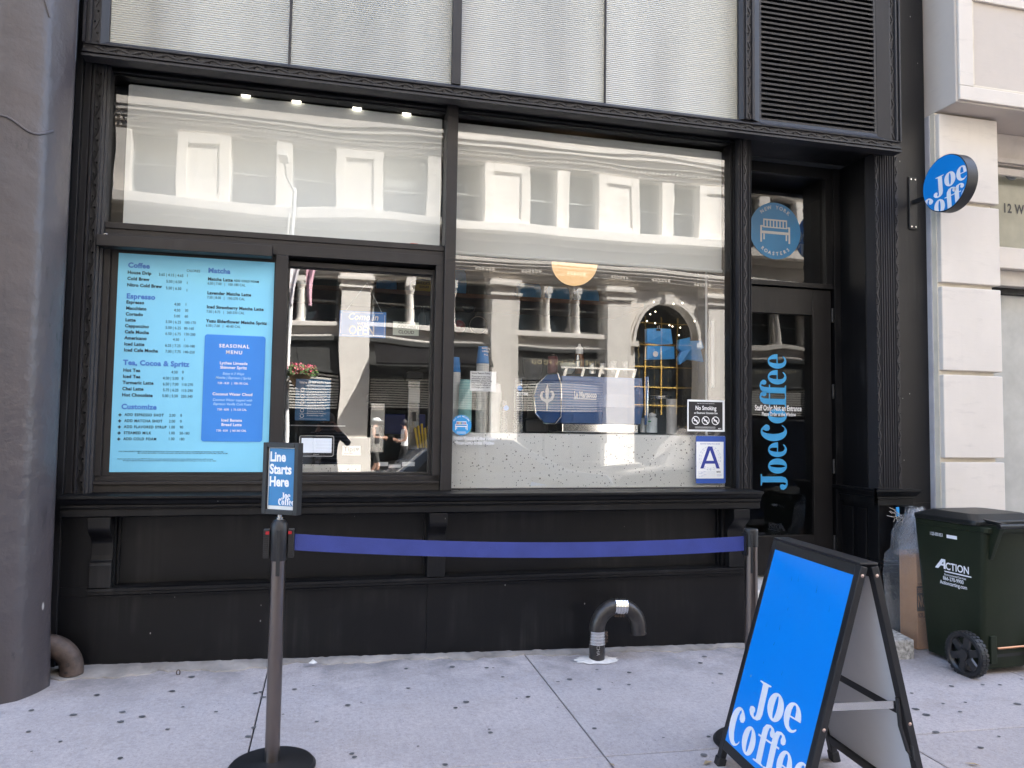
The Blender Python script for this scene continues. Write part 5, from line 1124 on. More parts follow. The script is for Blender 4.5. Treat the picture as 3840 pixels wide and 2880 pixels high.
# wheels
RW = .135
ax3 = Vector((ax.x, ax.y, 0)); sd3 = Vector((sd.x, sd.y, 0))
def wheel(a):
    c = bp(a, D0-.015, RW)
    m = MB(); K = 40
    def rg(r, o): return [c + ax3*o + sd3*(r*math.cos(2*math.pi*k/K)) + up*(r*math.sin(2*math.pi*k/K)) for k in range(K)]
    m.loft([rg(RW*.80, -.028), rg(RW*.96, -.028), rg(RW, -.022), rg(RW, .022), rg(RW*.96, .028), rg(RW*.80, .028)], False); ty = m.build('wheel', RUBBER, BI)
    m = MB()
    for k in range(30):
        q = 2*math.pi*k/30; rad = sd3*math.cos(q)+up*math.sin(q); tan = -sd3*math.sin(q)+up*math.cos(q)
        for o_ in (-.0135, .0135): m.obox(c+rad*(RW+.0015)+ax3*o_, ax3*.0105, tan*.0085, rad*.004)
    m.build('tread', RUBBER, ty)
    m = MB(); m.loft([rg(.034, -.034), rg(.034, .02)]); m.loft([rg(RW*.74, -.016), rg(RW*.82, -.030), rg(RW*.82, .02), rg(RW*.74, .012)], False)
    for k in range(6):
        q = 2*math.pi*k/6+.3; rad = sd3*math.cos(q)+up*math.sin(q); tan = -sd3*math.sin(q)+up*math.cos(q)
        m.obox(c+rad*(RW*.52)-ax3*.012, ax3*.009, tan*.021, rad*RW*.27)
    m.build('rim', simple('wheel_rim_black', (.02,.02,.021), .35), ty)
wheel(-.105); wheel(W0+.06)
m = MB(); m.tube([bp(-.02, D0-.005, RW), bp(W0+.02, D0-.005, RW)], .010, 10); m.build('axle', STEEL, BI, smooth=True)
m = MB(); q = [bp(.10, D0+.022, .165), bp(W0-.10, D0+.022, .165)]; m.tube(q, .008, 10); m.build('lift_bar', simple('copper_bar', (.55, .28, .16), .3, .9), BI, smooth=True)
m = MB(); m.obox(bp(W0/2, D0+.004, .155), ax3*.13, sd3*.0035, up*.05); m.build('lift_pocket', DARK, BI)
for a in (.065, W0-.065): m = MB(); m.obox(bp(a, D0+.014, .16), ax3*.025, sd3*.016, up*.085); m.build('pocket_cheek', BINGREEN, BI, bev=.004)
# lettering on the side towards the door
lean = .045
def side_pt(d, z): t = (z-.035)/(HR-.035); return bp(-lean*t-.0015, d, z)
o3 = side_pt(D0+.045, .60); uz = (side_pt(.1, .8)-side_pt(.1, .5)).normalized()
rdir = sd3
pr = Print(side_pt(.135, .0), rdir, uz)
zl = .56
m2 = lambda y: y*1.0
pr.text('CTION', .062, zl+.055, .066, 0, .022, sx=.86, shear=.05)
pr.put(shape_mesh([[(-.022, zl+.052), (.034, zl+.118), (.064, zl+.118), (.064, zl+.055), (.048, zl+.055), (.048, zl+.074), (.026, zl+.074), (.004, zl+.052)], [(.034, zl+.086), (.048, zl+.086), (.048, zl+.103)]]))
pr.put(([(.05, zl+.044), (.055, zl+.036), (.255, zl+.036), (.255, zl+.044)], [(0, 1, 2, 3)]))
pr.text('Environmental Services', .050, zl+.014, .0185, 0, .012, sx=.95); pr.text('866-270-9900', .038, zl-.016, .034, 0, .016, sx=.82); pr.text('Actioncarting.com', .012, zl-.046, .034, 0, .016, sx=.82)
pr.text('1125-0001853', -.05, zl+.265, .030, 0, .010, sx=.60); pr.rect(.085, .165, zl+.262, zl+.284)
pr.build('lettering', LOGOWHITE, BI)

# ================================================================== CARDBOARD BOX IN A CLEAR BAG, GRANITE STEP, TWINE
cx0, cz0 = 3.995, G(3.98, -.2)
BX = thing('cardboard_box', 'tall brown cardboard box with dark upside down print behind the bin', 'box', (cx0, -.18, cz0))
m = MB(); m.box(3.968, 4.19, -.235, -.075, cz0+.004, cz0+.66); m.build('carton', CARD, BX, bev=.006)
pr = Print((4.188, -.2365, cz0), (-1, 0, 0), (0, 0, -1)); pr.rect(.0, .219, -.435, -.265, 0); pr.lift = .0006
pr.text('MAISON', .212, -.372, .115, 1, .012, 'RIGHT', .38); pr.text('BOULANGERIE', .212, -.423+.0, .046, 1, .012, 'RIGHT', .42); pr.lift = .0
pr.text('TOUT EST BON', .212, -.252, .044, 0, .012, 'RIGHT', .42); pr.text('MAISON FRANCE', .212, -.456, .018, 0, .006, 'RIGHT'); pr.build('lettering', [CARDDARK, CARD], BX)
m = MB(); random.seed(5); rings = []
prof = [(.005, .19, .17), (.12, .17, .14), (.35, .19, .15), (.55, .21, .16), (.68, .19, .15), (.74, .14, .12), (.86, .13, .11), (.95, .09, .08), (1.01, .05, .04)]
for h_, rx, ry in prof:
    rings.append([(4.0+(rx+random.uniform(-.02, .02))*math.cos(q), -.16+(ry+random.uniform(-.02, .02))*math.sin(q), cz0+h_*.92+random.uniform(-.012, .012)) for q in [2*math.pi*k/22 for k in range(22)]])
m.loft(rings, False)
def film():
    mt, nt, bs, out = newmat('clear_film'); nt.nodes.remove(bs); v = coords(nt)
    tr = N(nt, 'ShaderNodeBsdfTransparent'); tr.inputs[0].default_value = (.97, .97, .98, 1); gl = N(nt, 'ShaderNodeBsdfGlossy'); gl.inputs['Roughness'].default_value = .12; df = N(nt, 'ShaderNodeBsdfDiffuse'); df.inputs[0].default_value = (.8, .82, .86, 1)
    lw = N(nt, 'ShaderNodeLayerWeight'); lw.inputs[0].default_value = .35
    m1 = N(nt, 'ShaderNodeMixShader'); m1.inputs[0].default_value = .45; nt.links.new(gl.outputs[0], m1.inputs[1]); nt.links.new(df.outputs[0], m1.inputs[2])
    m2 = N(nt, 'ShaderNodeMixShader'); fm = N(nt, 'ShaderNodeMath', operation='MULTIPLY_ADD'); fm.inputs[1].default_value = .45; fm.inputs[2].default_value = .035; nt.links.new(lw.outputs['Facing'], fm.inputs[0]); nt.links.new(fm.outputs[0], m2.inputs[0])
    nt.links.new(tr.outputs[0], m2.inputs[1]); nt.links.new(m1.outputs[0], m2.inputs[2])
    b = N(nt, 'ShaderNodeBump'); b.inputs['Distance'].default_value = .03; b.inputs['Strength'].default_value = .9; nt.links.new(noise(nt, v, 16, 4, .6), b.inputs['Height'])
    for s_ in (gl, df, lw): nt.links.new(b.outputs[0], s_.inputs['Normal'])
    nt.links.new(m2.outputs[0], out.inputs[0]); return mt
FILM = film(); bagm = m.build('plastic_bag', FILM, smooth=True); bagm['label'] = ''; tag(bagm, 'crinkled clear plastic bag pulled over the cardboard box', 'bag')
m = MB(); random.seed(21)
for k in range(5):
    rg_ = []
    for j in range(7):
        zz_ = cz0+.64+.32*j/6; rr3 = .105*(1-.62*j/6)*(1-.08*k)
        rg_.append([(4.0+.02*k+rr3*(1+random.uniform(-.35, .35))*math.cos(q), -.165+rr3*(1+random.uniform(-.35, .35))*math.sin(q), zz_+random.uniform(-.02, .02)) for q in [2*math.pi*i/13 for i in range(13)]])
    m.loft(rg_, False)
m.build('crumpled_neck', FILM, bagm)
m = MB(); gz = G(3.8, -.3); m.add([(3.60,-.02,gz-.05),(3.83,-.02,gz-.05),(3.80,-.40,gz-.05),(3.60,-.40,gz-.05),(3.60,-.02,gz+.14),(3.83,-.02,gz+.15),(3.80,-.40,gz+.125),(3.60,-.40,gz+.13)], [(3,2,1,0),(4,5,6,7),(0,1,5,4),(1,2,6,5),(2,3,7,6),(3,0,4,7)])
tag(m.build('granite_block', GRANITE, bev=.012), 'rough grey granite block at the doorway corner by the bin', 'stone block')
c = at(3365, 1925, -.09); o = thing('twine_knot', 'frayed twine with blue tape tied on the pedestal corner', 'twine', c)
m = MB(); random.seed(9)
TW = simple('frayed_twine', (.42, .38, .33), .9)
for k in range(13):
    p = c + Vector((random.uniform(-.01, .01), 0, random.uniform(-.02, .0))); pts_ = [p]
    dx = random.uniform(-.09, .09); dz = random.uniform(-.07, .05)
    for j in range(1, 5): pts_.append(p+Vector((dx*j/4+random.uniform(-.012, .012), random.uniform(-.02, .01), dz*j/4+random.uniform(-.012, .012))))
    m.tube(pts_, .0022, 5)
m.build('strands', TW, o, smooth=True)
m = MB(); m.obox(c+Vector((0, -.004, .012)), Vector((.011, 0, .001)), Vector((0, .004, 0)), Vector((-.002, 0, .032))); m.build('tape', DECALBLUE, o)

# ================================================================== PIPES
px_, py_ = atg(2237, 2475).x, atg(2237, 2475).y-.005; gz = G(px_, py_); r = .049
PI_ = thing('vent_pipe', 'black iron gooseneck vent pipe with two steel clamps by the wall', 'pipe', (px_, py_, gz))
zs1 = at(2237, 2385, py_).z; 
rb = (at(2394, 2340, py_).x - px_)/2; zc = at(2310, 2243, py_).z - rb - r
path = [(px_, py_, gz-.01), (px_, py_, zc-.02)] + [(px_+rb-rb*math.cos(t), py_, zc+rb*math.sin(t)) for t in [math.pi*k/18 for k in range(0, 18)]] + [(px_+2*rb, py_, zc-.015), (px_+2*rb+.002, py_, zc-.040)]
m = MB(); m.tube(path, r, 24, cap=False); m.tube([(px_+2*rb, py_, zc-.0), (px_+2*rb+.002, py_, zc-.038)], r*.86, 20, cap=True); m.build('pipe', IRON, PI_, smooth=True)
def clamp(c, d):
    d = Vector(d).normalized(); c = Vector(c); m = MB(); L_ = .075
    m.tube([c-d*L_/2, c+d*L_/2], r+.0025, 26, cap=False); cl = m.build('clamp', STEEL, PI_, smooth=True)
    m = MB()
    for k in range(5): q = c+d*(-L_/2+L_*k/4); m.tube([q-d*.0025, q+d*.0025], r+.0048, 26, cap=True)
    m.build('clamp_ridges', CHROME, cl, smooth=True)
    sd_ = d.cross(Vector((0, 1, 0))); sd_ = sd_ if sd_.dot(Vector((1, 0, -.3))) > 0 else -sd_
    m = MB()
    for k in range(4): q = c+d*(-.027+.018*k)+sd_*(r+.008); m.obox(q, d*.005, Vector((0, .018, 0)), sd_*.008)
    m.build('clamp_screw', RUST, cl)
clamp((px_, py_, zc-.045), (0, 0, 1)); ta = math.pi*.52; clamp((px_+rb-rb*math.cos(ta), py_, zc+rb*math.sin(ta)), (math.sin(ta), 0, math.cos(ta)))
pr = Print((px_-.020, py_-r-.0012, gz+.13), (0, 0, -1), (1, 0, 0)); pr.text('A  CHA', -.012, .0, .030, 0, .004); pr.build('lettering', simple('worn_paint', (.30, .29, .28), .8), PI_)
# left elbow
ex, ey = -1.385, -.12
c = at(330, 2420, ey)
EL = thing('drain_elbow', 'rusty iron drain elbow coming out of the grey column', 'pipe', (c.x-.09, ey, G(c.x, ey)))
zc2 = G(c.x, ey)+.035; R2 = .135; xe = at(270, 2480, ey).x
path = [(xe-R2-.10, ey, zc2+R2), (xe-R2, ey, zc2+R2)] + [(xe-R2+R2*math.sin(t), ey, zc2+R2*math.cos(t)) for t in [math.pi/2*k/12 for k in range(1, 13)]] + [(xe, ey, zc2-.022)]
m = MB(); m.tube(path, .058, 24); m.build('elbow', RUST, EL, smooth=True)
pr = Print((xe-.012, ey-.0595, zc2+.005), (1, 0, 0)); pr.text('MI', -.008, -.01, .018, 0, .01); pr.text('G', .0, .028, .026, 0, .01); pr.build('cast_mark', IRON, EL)
m = MB(); q = atg(668, 2530); m.tube([(q.x+.009*math.cos(t), q.y, G(q.x, q.y)+.012+.014*math.sin(t)) for t in [2*math.pi*k/14 for k in range(15)]], .003, 6); tag(m.build('iron_ring', RUST, smooth=True), 'tiny rusty ring standing in the mortar at the wall foot', 'ring')

# ================================================================== LEFT COLUMN AND NEIGHBOUR
ccx, ccy, cr = -1.646, -.262, .258
CO = thing('iron_column', 'stout old grey painted column with scuffs left of the shop', 'column', (ccx, ccy, G(ccx, ccy)))
def colring(z, r):
    o = []
    for k in range(48):
        q = 2*math.pi*k/48; f = 1.0 - .035*abs(math.sin(4*q))**.6
        o.append((ccx+r*f*math.cos(q), ccy+r*f*math.sin(q), z))
    return o
g0 = G(ccx, ccy)-.05
m = MB(); m.loft([colring(g0, cr+.022), colring(g0+.10, cr+.016), colring(g0+.45, cr+.004), colring(1.2, cr), colring(2.9, cr-.004), colring(5.8, cr-.004)]); m.build('shaft', COLUMN, CO, smooth=True)
m = MB(); pts_ = []
for k in range(25):
    q = math.pi+math.pi*(.10+.72*k/24); rz = 2.925+.03*math.sin(k*.55)+(-.06 if k < 4 else 0)*(4-k)/4; rad = (cr-.001)*(1.0-.035*abs(math.sin(4*q))**.6)
    pts_.append((ccx+rad*math.cos(q), ccy+rad*math.sin(q), rz))
m.tube(pts_, .0065, 6)
pts_ = []
for k in range(14):
    q = math.pi*1.62+.42*k/13; rad = (cr-.003)*(1.0-.035*abs(math.sin(4*q))**.6); pts_.append((ccx+rad*math.cos(q), ccy+rad*math.sin(q), 3.86-.026*k))
m.tube(pts_, .006, 6); m.build('weld_seam', COLUMN, CO, smooth=True)
m = MB(); m.box(-1.46, -1.4255, -.02, .3, .06, 5.6); tag(m.build('filler_strip', PIER, bev=.003), 'narrow dark filler strip between the column and the shop front', 'strip')
NB = thing('left_neighbour', 'dark shop front sliver at the far left edge behind the column', 'building', (-3.2, .3, 0))
NBRN = simple('brown_trim', (.10, .07, .065), .5); 
m = MB(); m.box(-30, -1.9, .35, 8.0, -.1, 33); m.build('wall', simple('neighbour_dark', (.02, .02, .022), .5), NB)
m = MB(); m.box(-8, -1.95, .05, .34, 4.05, 5.8); m.build('fascia', NBRN, NB); m = MB(); m.box(-8, -1.95, .02, .34, 3.0, 3.14); m.box(-8, -1.95, .10, .34, 3.16, 3.24); m.build('ledge', simple('ledge_grey', (.30, .27, .25), .7), NB, bev=.006)
m = MB(); p = at(8, 120, -.45); m.obox((p.x-.06, -.42, p.z), Vector((.085, -.02, 0)), Vector((.01, .03, 0)), Vector((0, 0, .078))); fl_ = tag(m.build('flood_light', simple('lamp_glass_grey', (.16, .18, .21), .25), bev=.004), 'small grey floodlight clamped to the left side of the column', 'light')
m = MB(); m.box(p.x+.028, p.x+.045, -.44, -.40, p.z-.06, p.z+.01); m.build('bracket', PLASTIC, fl_, bev=.004)

# ================================================================== RIGHT NEIGHBOUR, WHITE STONE
WB = thing('white_building', 'cream painted stone building with rusticated blocks right of the shop', 'building', (4.4, 0, -.1))
m = MB(); m.box(4.345, 4.84, -.062, 1.2, -.2, 3.845); m.build('joint_core', WJOINT, WB)
zj = [at(3650, 765, -.1).z, at(3650, 1073, -.1).z, at(3650, 1400, -.1).z, at(3650, 1726, -.1).z]
zz = [3.843] + zj + [zj[-1]-(zj[-2]-zj[-1])*1.0, -.15]
for i in range(len(zz)-1):
    m = MB(); m.box(4.352, 4.885, -.10, .6, zz[i+1]+.016, zz[i]-.016); m.build('stone_block', WSTONE, WB, bev=.007)
m = MB(); m.box(4.336, 4.351, -.02, .3, -.1, 3.84); m.build('edge_strip', simple('grey_edge_paint', (.36, .35, .37), .8), WB, bev=.003)
# projecting bay
X0 = 4.352; yb = -.262
m = MB(); m.box(X0, 8.5, yb, .6, 3.846, 5.6); m.build('bay_wall', stone_white('bay_white', (.53, .47, .415), .5), WB, bev=.008)
zf0 = at(3640, 400, yb-.02).z; 
m = MB(); m.box(X0+.012, 8.5, yb-.022, yb-.0005, 3.86, 3.965); m.box(X0+.012, X0+.135, yb-.022, yb-.0005, 3.9655, 5.6); m.box(X0+.136, 8.5, yb-.022, yb-.0005, 4.62, 5.6); m.build('bay_frame', WSTONE, WB, bev=.006)
m = MB(); m.box(X0+.136, 8.5, yb-.012, yb-.0004, 3.966, 3.985); m.box(X0+.136, X0+.155, yb-.012, yb-.0004, 3.9855, 4.619); m.build('bay_bead', WJOINT, WB, bev=.004)
# window and door beyond the pier
zt_ = at(3800, 640, .20).z
m = MB(); m.box(4.86, 8.5, .12, .6, zt_+.0005, 3.845); m.box(4.885, 8.5, .10, .1195, 3.50, 3.56); m.box(4.885, 8.5, .09, .1195, zt_+.01, zt_+.05); m.build('window_head', simple('warm_grey_trim', (.50, .45, .41), .7), WB, bev=.006)
yw = .20
zt_ = at(3800, 640, yw).z; zb_ = at(3800, 945, yw).z
m = MB(); m.box(4.86, 8.5, yw, .6, zb_, zt_); wf = m.build('transom_window', simple('olive_glass', (.27, .26, .20), .12), WB)
m = MB(); m.box(4.86, 8.5, .08, .5, at(3800, 1010, .1).z, zb_-.001); m.build('window_frame', WSTONE, WB, bev=.006)
q = at(3779, 797, yw-.002); pr = Print((q.x-.05, yw-.003, q.z)); pr.text('12 WEST', 0, 0, .104, 0, .03, sx=.82, spacing=1.1); pr.build('house_number', BLACKINK, wf)
m = MB(); m.sphere((at(3795, 650, .19).x, yw-.002, zt_-.035), .06, 18, 10, (1, .3, .8)); m.build('porch_lamp', simple('lamp_glass', (.2, .21, .2), .1), wf, smooth=True)
zd = at(3800, 1080, .2).z
m = MB(); m.box(4.86, 8.5, .14, .5, zd+.001, at(3800, 1010, .1).z-.001); m.build('lintel', simple('warm_grey_trim2', (.46, .42, .37), .7), WB, bev=.004)
m = MB(); m.box(4.84, 4.935, .22, .5, -.15, zd); m.box(4.936, 8.5, .22, .5, zd-.05, zd); m.build('door_frame', BLACK, WB, bev=.004)
m = MB(); m.box(4.936, 8.5, .26, .5, -.15, zd-.051); m.build('side_door', simple('grey_door_glass', (.40, .40, .38), .3), WB)
m = MB(); 
for z in (1.52, 1.36): m.tube([(4.90, .16, z), (4.93, .12, z+.01), (4.99, .12, z+.012)], .008, 8)
m.build('door_pull', STEEL, WB, smooth=True)
m = MB(); m.box(4.34, 9, .6, 14, -.2, 33); m.box(9.0, 45, -.1, 14, -.2, 33); m.box(4.345, 9, .0, .6, 5.61, 33); m.build('upper_wall', WSTONE, WB)

# ================================================================== ACROSS THE STREET (seen mirrored in the glass)
YF = -19.0
def seen(px, py, Yp, g=.1):           # point of the street seen mirrored at a photo pixel
    d = _ray(px, py); p = CAMP + d*((g-CY)/d.y); d = Vector((d.x, -d.y, d.z)); return p + d*((Yp-g)/d.y)
OB = thing('opposite_building', 'sunlit pale limestone building across the street mirrored in the windows', 'building', (6, YF, 0))
PC = [-17.4, -12.9, -8.4, -3.9, .70, 5.50, 9.46, 13.2, 17.7, 22.1, 26.6, 31.1, 35.6]
m = MB()
m.box(-26, 50, YF-1.2, YF, 6.35, 8.08); m.box(-26, 50, YF-1.2, YF, 10.12, 12.2); m.box(-26, 50, YF-1.2, YF, 15.2, 25)
m.box(-26, 50, YF-1.2, YF-.5, 8.0801, 10.1199); m.box(-26, 50, YF-1.2, YF-.5, 12.2001, 15.1999); m.box(-26, 50, YF-1.2, YF-.5, -.2, 6.3499)
m.build('wall', FSTONE, OB)
m = MB()
def steps(m, x0, x1, z, lst):
    for dz0, dz1, p in lst: m.box(x0, x1, YF+.0005, YF+p, z+dz0, z+dz1)
steps(m, -26, 50, 6.35, [(-.14, -.0505, .06), (-.05, .0995, .10), (.10, .219, .22), (.22, .32, .27), (.3205, .42, .31), (.4205, .55, .34)])
steps(m, -26, 50, 10.2, [(0, .1495, .06), (.15, .299, .10), (.30, .449, .18), (.45, .60, .24), (.6005, .72, .28)])
steps(m, -26, 50, 8.0, [(-.45, -.2505, .20), (-.25, .02, .62)])
steps(m, -26, 50, 11.6, [(0, .2495, .12), (.25, .40, .22)]); steps(m, -26, 50, 15.3, [(0, .3, .2), (.301, .6, .6)])
m.build('cornice', FSTONE2, OB, bev=.01)
m = MB(); x = -25
k = 0
while x < 48:
    for j in range(6): m.box(x+j*.115, x+j*.115+.062, YF+.22, YF+.29, 6.47, 6.56)
    x += 1.55
x = -25
while x < 48: m.box(x, x+.07, YF+.10, YF+.14, 10.37, 10.45); x += .15
tag(m.build('dentils', FSTONE2, OB), kind='stuff')
pil0 = None
for i, c in enumerate(PC):
    w = .45
    m = MB(); m.box(c-w, c+w, YF-.499, YF+.24, -.2, 5.72); m.box(c-w-.07, c+w+.07, YF-.5, YF+.30, 5.7205, 5.80); m.box(c-w-.02, c+w+.02, YF-.5, YF+.26, 5.8005, 6.0); m.box(c-w-.12, c+w+.12, YF-.5, YF+.36, 6.0005, 6.12); m.box(c-w-.06, c+w+.06, YF-.5, YF+.3, 6.1205, 6.209); m.box(c-w-.1, c+w+.1, YF-.5, YF+.30, -.201, .95)
    m.build('pilaster', FSTONE2, OB, bev=.012)
    for z0, z1 in ((8.08, 10.12), (12.2, 15.2)):
        m = MB(); w2 = .75; m.box(c-w2, c+w2, YF-.499, YF+.10, z0, z1); 
        fx = .30; m.box(c-w2, c-w2+fx, YF+.1001, YF+.16, z0, z1); m.box(c+w2-fx, c+w2, YF+.1001, YF+.16, z0, z1); m.box(c-w2+fx, c+w2-fx, YF+.1001, YF+.16, z1-.3, z1); m.box(c-w2+fx, c+w2-fx, YF+.1001, YF+.16, z0, z0+.22)
        m.build('panel_pier', FSTONE2, OB, bev=.015)
SASHW = simple('grey_sash', (.28, .29, .28), .5); BLINDF = simple('dim_blind', (.16, .17, .16), .6)
def window(x0, x1, z0, z1, y):
    m = MB(); m.box(x0, x1, y-.06, y-.02, z0, z1); w = m.build('window', FGLASS, OB)
    m = MB(); t = .05; m.box(x0, x0+t, y-.0199, y+.03, z0, z1); m.box(x1-t, x1, y-.0199, y+.03, z0, z1); m.box(x0+t, x1-t, y-.0199, y+.03, z1-t, z1); m.box(x0+t, x1-t, y-.0199, y+.03, z0, z0+t); zm = z0+(z1-z0)*.48; m.box(x0+t, x1-t, y-.0199, y+.03, zm, zm+t); m.build('sash', SASHW, w)
for i in range(len(PC)-1):
    a, b = PC[i]+.75, PC[i+1]-.75; c = (a+b)/2; 
    for z0, z1 in ((8.10, 10.10), (12.22, 15.18)):
        m = MB(); m.box(c-.22, c+.22, YF-.499, YF+.06, z0-.02, z1+.02); m.build('pier', FSTONE2, OB, bev=.01)
        window(a, c-.22, z0, z1, YF-.26); window(c+.22, b, z0, z1, YF-.26)
        if i % 3 == 1:
            m = MB(); m.box(a+.06, c-.28, YF-.275, YF-.262, z1-.9, z1-.06); m.build('window_blind', BLINDF, OB)
    # middle floor: three lights between two columns, or a tall arch
    a, b = PC[i]+.45, PC[i+1]-.45; c = (a+b)/2; w = b-a; arch = i in (6, 9)
    if not arch:
        m = MB(); m.box(a, b, YF-.498, YF-.02, 4.16, 4.44); m.box(a, b, YF-.498, YF+.16, 4.4405, 4.60); m.box(a, b, YF-.498, YF+.05, 4.1, 4.1595); m.box(a, b, YF-.498, YF-.05, 6.12, 6.2095); m.build('ledge', FSTONE2, OB, bev=.012)
        for k in range(3): window(a+w*k/3+.10, a+w*(k+1)/3-.10, 4.605, 6.118, YF-.34)
        for k in (1, 2):
            cx = a+w*k/3
            m = MB(); m.lathe((cx, YF-.06, 4.6055), [(.14, 0), (.14, .07), (.115, .10), (.105, .14), (.095, 1.05), (.10, 1.10), (.14, 1.18), (.15, 1.25), (.15, 1.30)], 18); m.box(cx-.15, cx+.15, YF-.22, YF+.09, 5.906, 6.118); m.build('column', FSTONE2, OB, smooth=True)
            m = MB(); m.box(cx-.099, cx+.099, YF-.3, YF-.2205, 4.606, 6.117); m.build('mullion', FSTONE, OB)
        # dark shop front below
        m = MB(); m.box(a, b, YF-.497, YF+.02, 3.0, 4.09); m.box(a, b, YF-.497, YF+.12, 3.96, 4.0895); m.box(a+.02, b-.02, YF-.497, YF+.06, 2.99, 3.07); m.build('shop_fascia', simple('dark_grey_fascia', (.05, .05, .047), .5), OB, bev=.01)
        m = MB()
        for k in range(12): m.box(a+.05, b-.05, YF-.10, YF+.02, 1.96+k*.086, 2.003+k*.086)
        tag(m.build('louvre_blades', simple('grey_blades', (.50, .48, .44), .6), OB), kind='stuff')
        m = MB(); m.box(a, b, YF-.497, YF-.36, -.2, 2.999); m.build('shop_window', FGLASS, OB)
        m = MB()
        for k in range(4): x = a+.03+(w-.16)*k/3; m.box(x, x+.10, YF-.3595, YF-.05, -.2, 2.929)
        m.box(a, b, YF-.3594, YF-.08, 1.86, 1.96); m.box(a, b, YF-.3594, YF-.02, -.2, .35); m.build('shop_frame', BLACK, OB, bev=.006)
    else:
        ri = w/2-.26; zs = 4.42; ry_ = 1.14
        m = MB(); K = 26; o1 = [(c+(ri)*math.cos(t), zs+ri*ry_*math.sin(t)) for t in [math.pi*k/K for k in range(K+1)]]
        outer = [(b, zs)] + [(b, 6.209)] + [(a, 6.209), (a, zs)]
        # spandrel: strips from the arch curve up to the lintel
        for k in range(K):
            (xa, za), (xb, zb2) = o1[k], o1[k+1]
            m.add([(xa, YF-.04, za), (xb, YF-.04, zb2), (xb, YF-.04, 6.209), (xa, YF-.04, 6.209), (xa, YF-.48, za), (xb, YF-.48, zb2)], [(0, 1, 2, 3), (0, 4, 5, 1)])
        m.box(a, c-ri, YF-.48, YF-.041, -.2, 6.209); m.box(c+ri, b, YF-.48, YF-.041, -.2, 6.209); m.build('arch_wall', FSTONE2, OB)
        m = MB()
        for r0, r1, p in ((ri, ri+.10, .08), (ri+.11, ri+.20, .03)):
            q0 = [(c+r0*math.cos(t), zs+r0*ry_*math.sin(t)) for t in [math.pi*k/K for k in range(K+1)]]; q1 = [(c+r1*math.cos(t), zs+r1*ry_*math.sin(t)) for t in [math.pi*k/K for k in range(K+1)]]
            for k in range(K): m.loft([[(x, y, z) for x, z in (q0[k], q0[k+1], q1[k+1], q1[k])] for y in (YF-.0395, YF+p)])
        m.box(a, c-ri+.1, YF-.0395, YF+.1, zs-.14, zs-.001); m.box(c+ri-.1, b, YF-.0395, YF+.1, zs-.14, zs-.001); m.box(c-.16, c+.16, YF-.0395, YF+.2, zs+ri*1.08, zs+ri*1.08+.36); m.build('arch_moulding', FSTONE2, OB)
        m = MB(); m.box(c-ri, c+ri, YF-.495, YF-.49, -.2, 6.2); m.build('arch_glass', FGLASS, OB)
        m = MB()
        for k in range(1, 4): x = c-ri+2*ri*k/4; m.box(x-.020, x+.020, YF-.47, YF-.45, 1.9, zs+ri*.8)
        for z in (5.15, 4.4, 3.6, 2.9, 2.2): m.box(c-ri, c+ri, YF-.472, YF-.448, z-.018, z+.018)
        m.build('gilt_bars', simple('gilt', (.70, .46, .12), .5, .0), OB)
q = seen(2000, 1335, YF+.03); q2 = seen(2240, 1335, YF+.03)
pr = Print(((q.x+q2.x)/2, YF+.026, 3.55), (-1, 0, 0)); pr.text('FINE ITALIAN FOOD', 0, 0, .20, 0, -.002, 'CENTER', spacing=1.35); pr.build('sign_lettering', simple('gold_letters', (.62, .52, .30), .4), OB)
pr = Print((15.5, YF+.026, 3.55), (-1, 0, 0)); pr.text('FINE ITALIAN SWEETS', 0, 0, .20, 0, -.002, 'CENTER', spacing=1.3); pr.build('sign_lettering', simple('gold_letters2', (.40, .36, .26), .4), OB)
q = seen(1585, 1330, YF+.03, .16); pr = Print((q.x+.1, YF+.026, 3.52), (-1, 0, 0)); pr.text('LEGO  LEGO  LEGO', 0, 0, .21, 0, .025, 'CENTER'); pr.build('sign_lettering', WHITE, OB)
# a canopy over the shop entrance throws the slanting shade
m = MB(); m.add([(1.3, YF+.26, 3.9), (4.9, YF+.26, 3.9), (4.9, YF+1.25, 3.35), (1.3, YF+1.25, 3.35), (1.3, YF+.26, 3.84), (4.9, YF+.26, 3.84), (4.9, YF+1.25, 3.29), (1.3, YF+1.25, 3.29)], [(0,1,2,3),(7,6,5,4),(0,3,7,4),(1,5,6,2),(2,6,7,3)])
m.build('canopy', BLACK, OB)
# lamp post with banners and flower basket on the far kerb
q = seen(1086, 1250, -14.9, .16); lx = q.x; gz = road(lx, -14.9)+.13
LP = thing('lamp_post', 'white street lamp post with pink banners on the far pavement', 'lamp post', (lx, -14.9, gz))
WP = simple('white_post_paint', (.75, .74, .72), .4)
m = MB(); m.lathe((lx, -14.9, gz), [(.14, 0), (.14, .5), (.09, .6), (.055, .75), (.045, 7.4), (.02, 7.5)], 16); m.build('pole', WP, LP, smooth=True)
m = MB(); m.tube([(lx-.11, -14.9, gz+.5), (lx-.11, -14.9, 6.9)], .025, 10); m.build('flag_pole', WP, LP, smooth=True)
m = MB(); m.tube([(lx, -14.9, 7.3), (lx-.2, -14.6, 7.7), (lx-.2, -13.8, 7.85)], .03, 8); m.box(lx-.3, lx-.1, -13.9, -13.3, 7.78, 7.90); m.build('lamp_arm', WP, LP, smooth=True)
